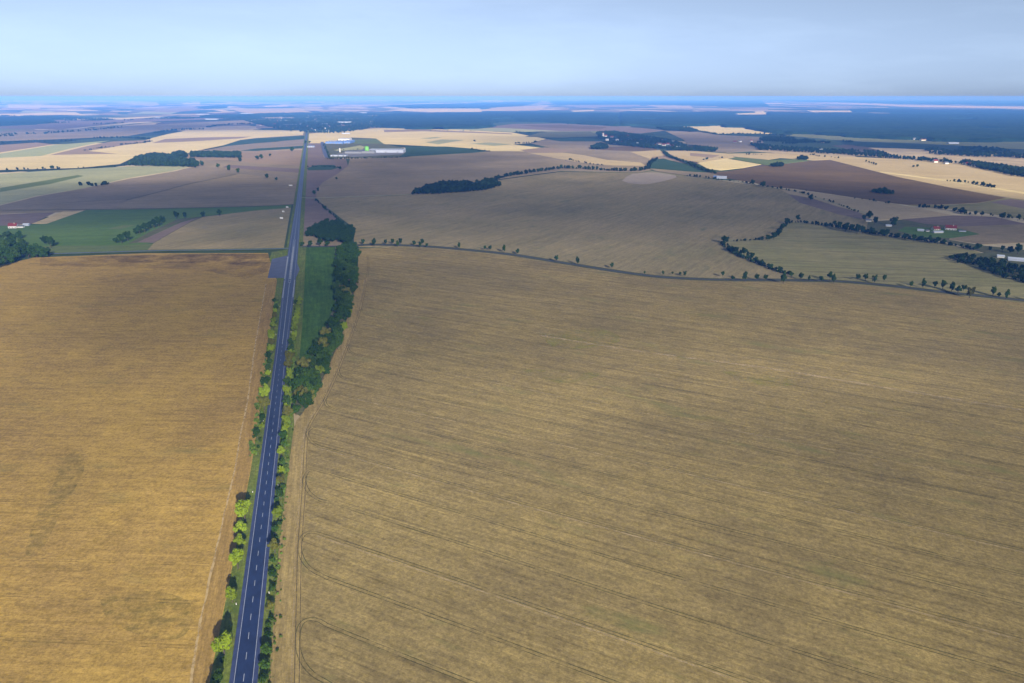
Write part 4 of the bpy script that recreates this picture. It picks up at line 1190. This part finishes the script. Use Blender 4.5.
forest('forest', [(620, 112.5), (700, 111.5), (768, 111.5), (830, 113), (896, 113.5), (1024, 113.5), (1200, 116), (1200, 146), (1024, 138), (960, 138.5), (896, 137), (840, 133.5), (800, 131), (780, 130.8), (768, 129.8), (744, 125.6), (726, 125.4), (720, 123.7), (665, 124.6), (620, 124)],
       'great dark blue forest on the right', clear=[[(733, 112.4), (768, 111), (768, 114.8), (735, 115)], [(950, 117.3), (975, 117), (975, 118.8), (952, 118.8)], [(980, 126), (1002, 126.6), (1002, 127.6), (982, 127.4)], [(640, 117), (662, 117.5), (655, 119), (640, 118.8)]], spacing=24)
forest('forest', [(384, 113.6), (440, 112.8), (512, 112), (560, 112.4), (618, 112.8), (618, 124), (560, 121), (512, 119.5), (493, 120.5), (494, 125), (470, 127), (410, 126.6), (384, 125.5), (372, 120)], 'dark blue forest behind the bright field', spacing=24, seed=4,
       clear=[[(475, 118), (512, 117), (512, 119), (480, 119.4)]])
forest('forest', [(-200, 117.5), (0, 117), (40, 116.2), (52, 119), (40, 122.5), (0, 124), (-200, 127)], 'dark blue forest at the left edge', seed=6)
forest('forest', [(200, 106), (224, 105), (222, 107.6), (203, 108)], 'small blue forest in the far left distance', spacing=40, seed=9)
forest('forest', [(390, 105), (470, 103), (540, 101.5), (520, 105.5), (470, 107.5), (410, 107.5)], 'blue forest in the central distance', spacing=55, seed=12)
forest('forest', [(550, 101), (760, 100.5), (768, 106), (700, 105.2), (640, 103.6), (560, 104.5)], 'blue forest band near the horizon', spacing=80, seed=13)
forest('forest', [(850, 108.5), (1024, 110), (1150, 111), (1150, 113), (900, 112.4), (860, 110.5)], 'blue forest band on the right horizon', spacing=60, seed=14)
forest('forest', [(760, 100.2), (1024, 100.6), (1200, 101), (1200, 104.2), (1024, 104.5), (900, 103.4), (820, 101.6)], 'pale blue forest band at the right horizon', spacing=110, seed=15)

# ------------------------------------------------------------------ buildings
def bm_box(V, Fq, x0, x1, y0, y1, z0, z1):
    k = len(V)
    V += [(x0, y0, z0), (x1, y0, z0), (x1, y1, z0), (x0, y1, z0), (x0, y0, z1), (x1, y0, z1), (x1, y1, z1), (x0, y1, z1)]
    Fq += [(k, k + 3, k + 2, k + 1), (k + 4, k + 5, k + 6, k + 7), (k, k + 1, k + 5, k + 4), (k + 1, k + 2, k + 6, k + 5), (k + 2, k + 3, k + 7, k + 6), (k + 3, k, k + 4, k + 7)]

WALL = {'white': plain_mat('white_render', (0.50, 0.50, 0.50), 0.85, 0.06), 'cream': plain_mat('cream_render', (0.55, 0.50, 0.40), 0.85, 0.08), 'grey': plain_mat('grey_render', (0.20, 0.21, 0.235), 0.85, 0.12),
        'metal': plain_mat('pale_metal_cladding', (0.34, 0.38, 0.48), 0.5, 0.06), 'blue': plain_mat('blue_cladding', (0.10, 0.19, 0.46), 0.6, 0.1), 'green': plain_mat('green_cladding', (0.16, 0.44, 0.10), 0.6, 0.08)}
ROOF = {'red': plain_mat('red_tiles', (0.17, 0.032, 0.03), 0.8, 0.2, 2), 'brown': plain_mat('brown_tiles', (0.14, 0.075, 0.055), 0.8, 0.2, 2), 'grey': plain_mat('grey_sheet_roof', (0.13, 0.14, 0.17), 0.7, 0.15, 4),
        'white': plain_mat('white_sheet_roof', (0.42, 0.47, 0.58), 0.5, 0.08, 8), 'blue': plain_mat('blue_sheet_roof', (0.13, 0.24, 0.55), 0.5, 0.12, 8)}
GLASS = plain_mat('window_glass', (0.03, 0.04, 0.055), 0.15, 0.1, 2, 0, 0.6)
WOOD = plain_mat('dark_wood', (0.09, 0.055, 0.035), 0.8, 0.2, 1)

def house(name, label, px, py, L, W, hw, hr, wall, roof, rot, group=None, cat='house', detail=True, z0=0.0):
    """gabled building: wall, roof (> chimney), windows and a door"""
    x, y = at(px, py, hw * 0.6)
    o = empty(name, (x, y, z0), rot, label=label, category=cat)
    if group:
        o['group'] = group
    a, c = L / 2, W / 2
    V = [(-a, -c, 0), (a, -c, 0), (a, c, 0), (-a, c, 0), (-a, -c, hw), (a, -c, hw), (a, c, hw), (-a, c, hw), (-a, 0, hw + hr), (a, 0, hw + hr)]
    Fq = [(0, 1, 5, 4), (2, 3, 7, 6), (1, 2, 6, 9, 5), (3, 0, 4, 8, 7)]
    mesh_obj('wall', V, Fq, WALL[wall], o)
    e, q = 0.5, 0.35
    sl = hr / c
    V, Fq = [], []
    for sgn in (-1, 1):
        k = len(V)
        for dz in (0.02, q):
            V += [(-a - e, sgn * (c + e), hw - e * sl + dz), (a + e, sgn * (c + e), hw - e * sl + dz), (a + e, 0, hw + hr + dz), (-a - e, 0, hw + hr + dz)]
        Fq += [(k, k + 1, k + 2, k + 3), (k + 4, k + 5, k + 6, k + 7), (k, k + 1, k + 5, k + 4), (k + 1, k + 2, k + 6, k + 5), (k + 3, k, k + 4, k + 7)]
    r = mesh_obj('roof', V, Fq, ROOF[roof], o)
    if detail:
        V, Fq = [], []
        bm_box(V, Fq, a * 0.35, a * 0.35 + 0.8, -1.6, -0.8, hw + hr * 0.5, hw + hr + 1.2)
        mesh_obj('chimney', V, Fq, WALL['cream'], r)
        nwin = max(2, int(L / 4))
        for i in range(nwin):
            wx = -a + L * (i + 0.5) / nwin
            for sgn in (-1, 1):
                V, Fq = [], []
                yy = sgn * c
                if i == nwin // 2:
                    bm_box(V, Fq, wx - 0.55, wx + 0.55, yy - 0.06, yy + 0.06, 0.1, 2.2)
                    mesh_obj('door', V, Fq, WOOD, o)
                else:
                    bm_box(V, Fq, wx - 0.7, wx + 0.7, yy - 0.06, yy + 0.06, 1.0, 2.4)
                    mesh_obj('window', V, Fq, GLASS, o)
    return o

house('farmhouse', 'largest white farmhouse with a bright red gabled roof', 950.5, 228.5, 17, 10, 4.5, 4.0, 'white', 'red', -0.35)
house('farm_barn', 'dark red roofed barn left of the white farmhouse', 935.5, 229, 13, 8, 3.0, 3.6, 'cream', 'red', 0.25, cat='barn')
house('farm_shed', 'long low white shed in front of the red roofed barn', 937.5, 232.2, 17, 7, 2.4, 1.4, 'white', 'white', 0.1, cat='shed', detail=False)
house('farm_shed', 'small pale blue shed at the left end of the farm', 920.5, 230.4, 10, 6, 2.6, 1.4, 'metal', 'white', -0.4, cat='shed', detail=False)
house('farm_shed', 'tiny white outbuilding between the barn and the blue shed', 927.5, 230.9, 5, 4, 2.6, 1.2, 'white', 'grey', -0.2, cat='shed', detail=False)
house('farm_shed', 'low grey shed right of the white farmhouse', 962, 231, 11, 6, 2.4, 1.0, 'metal', 'grey', -0.2, cat='shed', detail=False)
house('long_shed', 'long shed with a pale blue white roof in the dark plantation', 1016, 259.5, 20, 8, 3.4, 1.6, 'metal', 'white', -0.45, cat='shed', detail=False)
house('small_shed', 'small white shed at the left of the long plantation shed', 1000.5, 256.5, 9, 6, 3.0, 1.2, 'white', 'white', -0.4, cat='shed', detail=False)
house('cottage', 'small white cottage among trees west of the farm', 868.5, 220.7, 9, 7, 3.0, 2.2, 'white', 'grey', -0.3, detail=False)
house('cottage', 'low white hut on the grass between cottage and farm', 888.5, 225.8, 9, 6, 2.4, 1.2, 'white', 'white', -0.3, detail=False)
house('country_house', 'white country house with red roof beside the left grove', 13.5, 226.5, 14, 9, 4.5, 4.2, 'white', 'red', 0.15)
house('outbuilding', 'low white outbuilding beside the country house', 21, 226.7, 10, 6, 3.0, 1.4, 'white', 'grey', 0.1, cat='shed', detail=False)
house('outbuilding', 'small pale outbuilding further along from the country house', 26.5, 224.8, 10, 6, 3.0, 1.4, 'metal', 'white', 0.1, cat='shed', detail=False)
house('field_shed', 'pale blue roofed shed at the end of the far hedge', 721.5, 177.4, 28, 16, 5, 2, 'metal', 'white', -0.2, cat='shed', detail=False)
house('field_shed', 'second smaller pale shed beside the blue roofed shed', 716, 177, 14, 10, 4, 2, 'metal', 'blue', -0.2, cat='shed', detail=False)
house('edge_house', 'red roofed house at the wood edge above the bright field', 935, 161.6, 15, 11, 6, 5, 'white', 'red', 0.2, detail=False)
house('edge_house', 'white house right of the red one at the wood edge', 946, 163.2, 14, 10, 5, 3, 'white', 'grey', 0.2, detail=False)
house('edge_house', 'dark red roofed house far along the wood edge', 968, 164.4, 16, 12, 6, 5, 'cream', 'red', -0.2, detail=False)
house('edge_house', 'bright white house beside the dark red one at the wood edge', 974, 165.8, 14, 10, 5, 3, 'white', 'white', 0.2, detail=False)
house('estate_hall', 'large white building in the meadow under the forest', 915, 139.2, 26, 16, 6, 5, 'white', 'grey', 0.1, 'distant white halls', 'hall', False)
house('estate_hall', 'cream coloured hall right of the large white one', 923, 140, 30, 16, 5, 4, 'cream', 'brown', 0.1, 'distant white halls', 'hall', False)
house('estate_hall', 'long white hall standing alone on the forest meadow', 953, 143.2, 50, 18, 4, 3, 'metal', 'white', -0.05, 'distant white halls', 'hall', False)
house('estate_hall', 'small pink roofed house in the broken woodland belt', 821, 142, 26, 14, 6, 4, 'cream', 'red', 0.1, 'distant white halls', 'house', False)
house('estate_hall', 'white gabled house at the end of the sunny strip', 820.7, 150.5, 16, 12, 6, 4, 'white', 'white', 0.1, 'distant white halls', 'house', False)

# village and town: houses a few pixels across
def settlement(spots, label, group, rs):
    for i, (px, py) in enumerate(spots):
        w = rs.choice(['white', 'white', 'cream', 'grey'])
        r = rs.choice(['red', 'red', 'brown', 'grey', 'white'])
        house('village_house', label % (w, r), px, py, rs.uniform(12, 20), rs.uniform(9, 12), rs.uniform(4, 6.5), rs.uniform(3, 5), w, r, rs.uniform(-0.7, 0.7), group, 'house', False)
rs_ = random.Random(5)
vil = [(603, 134, ), (612, 137), (617, 140), (622, 142.6), (626, 143.4), (630, 139), (634, 141), (638, 144), (642, 140.4), (646, 143.2), (650, 141.5), (654, 145.5), (658, 143.8), (660, 144), (664, 145), (668, 144.2),
       (672, 146.2), (676, 144.6), (678, 147.6), (682, 147), (686, 145.4), (690, 147.5), (607, 140), (615, 143.2), (643, 146), (651, 138.6), (638, 137), (628, 136), (662, 140.6), (673, 142), (740, 141.4), (735, 142), (751, 141)]
settlement(vil, '%s walled village house with a %s roof, tiny among the village trees', 'houses of the distant village', rs_)
twn = [(rs_.uniform(258, 362), rs_.uniform(114.5, 131)) for _ in range(52)]
twn = [p for p in twn if not (p[1] > 126 and p[0] < 285)]
settlement(twn, '%s walled town house with a %s roof, tiny at the far end of the road', 'houses of the distant town', rs_)
for i, (px, py, L, W, hh, w, r, lb) in enumerate([
        (284, 120.7, 120, 60, 12, 'white', 'white', 'white town hall roof left of the road end'), (291, 124.8, 150, 60, 10, 'white', 'white', 'largest white factory roof before the town'),
        (318, 121.4, 90, 50, 12, 'white', 'grey', 'grey roofed white block in the middle of the town'), (345, 122.2, 130, 50, 12, 'white', 'white', 'long white hall on the right of the town'),
        (326, 124.2, 80, 40, 10, 'cream', 'white', 'cream hall above the road end'), (326, 131, 50, 30, 9, 'white', 'white', 'white house row beside the bright field'),
        (346, 133.4, 50, 24, 8, 'white', 'white', 'white house at the edge of the bright field'), (363, 112.8, 120, 50, 14, 'white', 'white', 'distant white hall right of the town'),
        (203, 114.2, 160, 60, 10, 'white', 'white', 'white greenhouse roofs far left'), (162, 117.8, 130, 60, 14, 'white', 'white', 'white works left of the far woods'), (212, 119.2, 120, 50, 12, 'metal', 'white', 'pale works beside the far woods'),
        (247, 113.4, 160, 60, 12, 'white', 'white', 'white halls above the left of town')]):
    house('town_hall', lb, px, py, L, W, hh * 0.55, 2.5, 'metal', r, rs_.uniform(-0.1, 0.1), 'large roofs of the distant town', 'hall', False)

# factory beside the far stretch of the road
def hall(name, label, px, py, L, W, hh, wall, roof, rot, ribs=6, cat='hall', group='factory halls'):
    """flat industrial hall: wall, parapet roof, rooflight strips, loading doors"""
    x, y = at(px, py, hh)
    o = empty(name, (x, y, 0), rot, label=label, category=cat, group=group)
    a, c = L / 2, W / 2
    V, Fq = [], []
    bm_box(V, Fq, -a, a, -c, c, 0, hh)
    mesh_obj('wall', V, Fq, WALL[wall], o)
    V, Fq = [], []
    k = 0
    n = ribs
    V = []
    for i in range(n + 1):                                       # shallow ridges across the roof
        x0 = -a - 0.4 + (L + 0.8) * i / n
        V += [(x0, -c - 0.4, hh + 0.05), (x0, c + 0.4, hh + 0.05)]
        if i < n:
            xm = x0 + (L + 0.8) / n / 2
            V += [(xm, -c - 0.4, hh + 1.6), (xm, c + 0.4, hh + 1.6)]
    for i in range(0, len(V) - 2, 2):
        Fq.append((i, i + 2, i + 3, i + 1))
    r = mesh_obj('roof', V, Fq, ROOF[roof], o)
    for i in range(ribs):
        V, Fq = [], []
        x0 = -a + L * (i + 0.30) / ribs
        bm_box(V, Fq, x0, x0 + L / ribs * 0.12, -c * 0.8, c * 0.8, hh + 1.0, hh + 1.75)
        mesh_obj('rooflight', V, Fq, GLASS if roof != 'blue' else ROOF['white'], r)
    for i in range(3):
        V, Fq = [], []
        x0 = -a + L * (i + 0.5) / 3
        bm_box(V, Fq, x0 - 3, x0 + 3, -c - 0.2, -c + 0.2, 0.1, 5)
        mesh_obj('loading_door', V, Fq, WALL['grey'], o)
    return o
hall('factory_hall', 'longest white factory hall with ribbed pale roof', 387, 149.3, 150, 62, 12, 'metal', 'white', -0.02, 12)
hall('factory_hall', 'grey fronted hall between green tower and long white hall', 368, 150.6, 66, 60, 9, 'grey', 'grey', -0.02, 5)
hall('factory_hall', 'low grey hall at the near left corner of the works', 339, 154.6, 62, 30, 6, 'metal', 'grey', 0.0, 4)
hall('factory_hall', 'grey hall left of the green tower', 354, 151.2, 70, 40, 8, 'grey', 'grey', 0.0, 5)
hall('factory_hall', 'first blue roofed hall at the back of the works', 331.5, 141.2, 40, 90, 10, 'blue', 'white', 0.0, 3)
hall('factory_hall', 'second hall with the broad blue roof at the back', 340, 141.4, 48, 100, 9, 'blue', 'blue', 0.0, 4)
hall('factory_hall', 'third hall with white bays at the back of the works', 348.5, 140.8, 40, 110, 10, 'blue', 'blue', 0.0, 3)
hall('factory_hall', 'white hall front at the far end of the blue roofs', 345, 138.4, 60, 60, 10, 'white', 'white', 0.0, 4)
hall('road_depot', 'small blue roofed depot beside the far road', 311, 146, 30, 24, 6, 'metal', 'blue', 0.0, 3, 'depot', None)
x, y = at(367, 153.0)
o = empty('green_tower', (x, y, 0), 0, label='bright lime green factory tower standing before the halls', category='tower')
V, Fq = [], []
nseg = 20
for i in range(nseg):
    an = 2 * math.pi * i / nseg
    V += [(9 * math.cos(an), 9 * math.sin(an), 0), (9 * math.cos(an), 9 * math.sin(an), 26)]
for i in range(nseg):
    j = (i + 1) % nseg
    Fq.append((2 * i, 2 * j, 2 * j + 1, 2 * i + 1))
mesh_obj('tower_wall', V, Fq, WALL['green'], o)
V = [(9.4 * math.cos(2 * math.pi * i / nseg), 9.4 * math.sin(2 * math.pi * i / nseg), 26) for i in range(nseg)] + [(0, 0, 29)]
mesh_obj('roof', V, [(i, (i + 1) % nseg, nseg) for i in range(nseg)], WALL['green'], o)
x, y = at(340, 152.3)
o = empty('silo', (x, y, 0), 0, label='slim white silo in the factory yard', category='silo')
V, Fq = [], []
tube(V, Fq, (0, 0, 0), (0, 0, 17), 3.2, 3.2, 16)
mesh_obj('tank', V, Fq, WALL['white'], o)
V = [(3.4 * math.cos(2 * math.pi * i / 16), 3.4 * math.sin(2 * math.pi * i / 16), 17) for i in range(16)] + [(0, 0, 19)]
mesh_obj('roof', V, [(i, (i + 1) % 16, 16) for i in range(16)], ROOF['grey'], o)
x, y = at(603, 137.5)
o = empty('church', (x, y, 0), 0.2, label='white church tower at the left of the village', category='church')
V, Fq = [], []
bm_box(V, Fq, -4, 4, -4, 4, 0, 24)
bm_box(V, Fq, 4.1, 24, -6, 6, 0, 10)
mesh_obj('wall', V, Fq, WALL['white'], o)
mesh_obj('spire', [(-4.3, -4.3, 24), (4.3, -4.3, 24), (4.3, 4.3, 24), (-4.3, 4.3, 24), (0, 0, 33)], [(0, 1, 4), (1, 2, 4), (2, 3, 4), (3, 0, 4)], ROOF['brown'], o)
mesh_obj('roof', [(4.1, -6.5, 9.8), (24.5, -6.5, 9.8), (24.5, 6.5, 9.8), (4.1, 6.5, 9.8), (4.1, 0, 16), (24.5, 0, 16)], [(0, 1, 5, 4), (2, 3, 4, 5), (1, 2, 5), (3, 0, 4)], ROOF['red'], o)

# hoardings in the left field facing the road
for i, (px, py, w, lb) in enumerate([(281.5, 218.6, 7.0, 'white roadside hoarding nearest to the junction'), (283.2, 212, 5.0, 'smaller pale hoarding in the middle of the three'), (287.2, 207.6, 6.0, 'white roadside hoarding furthest of the three by the field edge'),
                                     (290.6, 185.8, 11.0, 'wide white hoarding alone further up the road')]):
    x, y = at(px, py, 2.0)
    o = empty('hoarding', (x, y, 0), -0.25, label=lb, category='hoarding', group='hoardings beside the main road')
    V, Fq = [], []
    bm_box(V, Fq, -w / 2, w / 2, -0.12, 0.12, 1.5, 4.8)
    mesh_obj('board', V, Fq, WALL['white'], o)
    for sx in (-1, 1):
        V, Fq = [], []
        bm_box(V, Fq, sx * w * 0.35 - 0.12, sx * w * 0.35 + 0.12, 0.14, 0.38, 0, 4.5)
        mesh_obj('post', V, Fq, ROOF['grey'], o)

# marker posts beside the road
def marker(s, off, label):
    x, y = road(s, off)
    o = empty('marker_post', (x, y, 0.7), math.atan2(RD.y, RD.x), label=label, category='marker post', group='marker posts beside the main road')
    V, Fq = [], []
    bm_box(V, Fq, -0.09, 0.09, -0.16, 0.16, 0, 1.05)
    mesh_obj('post', V, Fq, WALL['white'], o)
    V, Fq = [], []
    bm_box(V, Fq, -0.10, 0.10, -0.17, 0.17, 0.72, 0.9)
    mesh_obj('reflector_band', V, Fq, ROOF['red'], o)
k = 0
for i in range(6):
    s = s_at(603) + 100 * i
    marker(s, -7.2, 'slim white marker post, %s up the left verge' % nth(i + 1))
    marker(s + 4, 7.2, 'slim white marker post, %s up the right verge' % nth(i + 1))

# ------------------------------------------------------------------ air
m = bpy.data.materials.new('haze')
m.use_nodes = True
t = m.node_tree
t.nodes.clear()
out = t.nodes.new('ShaderNodeOutputMaterial')
pvn = t.nodes.new('ShaderNodeVolumePrincipled')
pvn.inputs['Color'].default_value = (0.10, 0.32, 1.0, 1)
pvn.inputs['Absorption Color'].default_value = (0.42, 0.24, 1, 1)
pvn.inputs['Density'].default_value = 8.0e-5
pvn.inputs['Anisotropy'].default_value = -0.22
t.links.new(pvn.outputs[0], out.inputs['Volume'])
V, Fq = [], []
bm_box(V, Fq, X0 - 500, X1 + 500, Y0 - 500, Y1 + 500, -1.0, H + 6.0)
mesh_obj('haze', V, Fq, m, kind='stuff')

# ------------------------------------------------------------------ clouds overhead, out of the picture, that shade part of the land
m = bpy.data.materials.new('cloud')
m.use_nodes = True
t = m.node_tree
t.nodes.clear()
out = t.nodes.new('ShaderNodeOutputMaterial')
tc = N(t, 'ShaderNodeTexCoord')
sepx = N(t, 'ShaderNodeSeparateXYZ')
t.links.new(tc.outputs['Object'], sepx.inputs[0])
cmb = N(t, 'ShaderNodeCombineXYZ')
t.links.new(sepx.outputs[0], cmb.inputs[0])
t.links.new(sepx.outputs[1], cmb.inputs[1])
ln = N(t, 'ShaderNodeVectorMath', operation='LENGTH')
t.links.new(cmb.outputs[0], ln.inputs[0])
ns = N(t, 'ShaderNodeTexNoise')
ns.inputs['Scale'].default_value = 3.0
ns.inputs['Detail'].default_value = 5.0
t.links.new(tc.outputs['Object'], ns.inputs['Vector'])
sm = N(t, 'ShaderNodeMath', operation='MULTIPLY_ADD')
t.links.new(ns.outputs['Fac'], sm.inputs[0])
sm.inputs[1].default_value = 0.7
t.links.new(ln.outputs['Value'], sm.inputs[2])
al = maprange(t, sm.outputs[0], 1.25, 0.55, 0.0, 0.37)
tr = N(t, 'ShaderNodeBsdfTransparent')
df = N(t, 'ShaderNodeBsdfDiffuse')
df.inputs['Color'].default_value = (0.9, 0.9, 0.9, 1)
mx = N(t, 'ShaderNodeMixShader')
t.links.new(al, mx.inputs[0])
t.links.new(tr.outputs[0], mx.inputs[1])
t.links.new(df.outputs[0], mx.inputs[2])
t.links.new(mx.outputs[0], out.inputs['Surface'])
M_CLOUD = m
CLOUD_Z = 1100.0
bm = bmesh.new()
bmesh.ops.create_icosphere(bm, subdivisions=4, radius=1.0)
for v in bm.verts:
    d = 1 + 0.10 * math.sin(5 * v.co.x + 2 * v.co.y) * math.cos(4 * v.co.y - v.co.x)
    v.co *= d
me_cloud = bpy.data.meshes.new('cloud')
bm.to_mesh(me_cloud)
bm.free()
me_cloud.materials.append(M_CLOUD)
thin = M_CLOUD.copy()
thin.name = 'thin_cloud'
for n_ in thin.node_tree.nodes:
    if n_.type == 'MAP_RANGE':
        n_.inputs[4].default_value = 0.29
me_thin = me_cloud.copy()
me_thin.materials[0] = thin
def cloud(gx_, gy_, rx, ry, rot=0.0, me=me_cloud):
    """a cloud whose shadow falls around this spot; rx across, ry along, in metres"""
    k = CLOUD_Z / S.z
    o = bpy.data.objects.new('cloud', me)
    o.location = (gx_ + S.x * k, gy_ + S.y * k, CLOUD_Z + random.uniform(-30, 30))
    o.scale = (rx * 1.25, ry * 1.25, 50)
    o.rotation_euler = (0, 0, rot)
    link(o, None, kind='structure')
for c in [(-100, 1700, 950, 620), (-750, 1480, 700, 430), (350, 1350, 900, 460), (950, 1230, 650, 360), (-400, 2350, 520, 480), (-950, 1650, 600, 330),
          (650, 1720, 430, 400), (900, 1690, 330, 270), (750, 3850, 1100, 620), (2200, 3350, 1300, 430), (-2600, 5600, 1900, 900), (1500, 1150, 600, 350)]:
    cloud(*c)
for c in [(-420, 860, 420, 230), (330, 230, 230, 160), (620, 420, 300, 260), (520, 830, 500, 180), (-300, 2850, 600, 350), (-330, 640, 260, 230), (-150, 800, 420, 160)]:
    cloud(*c, me=me_thin)
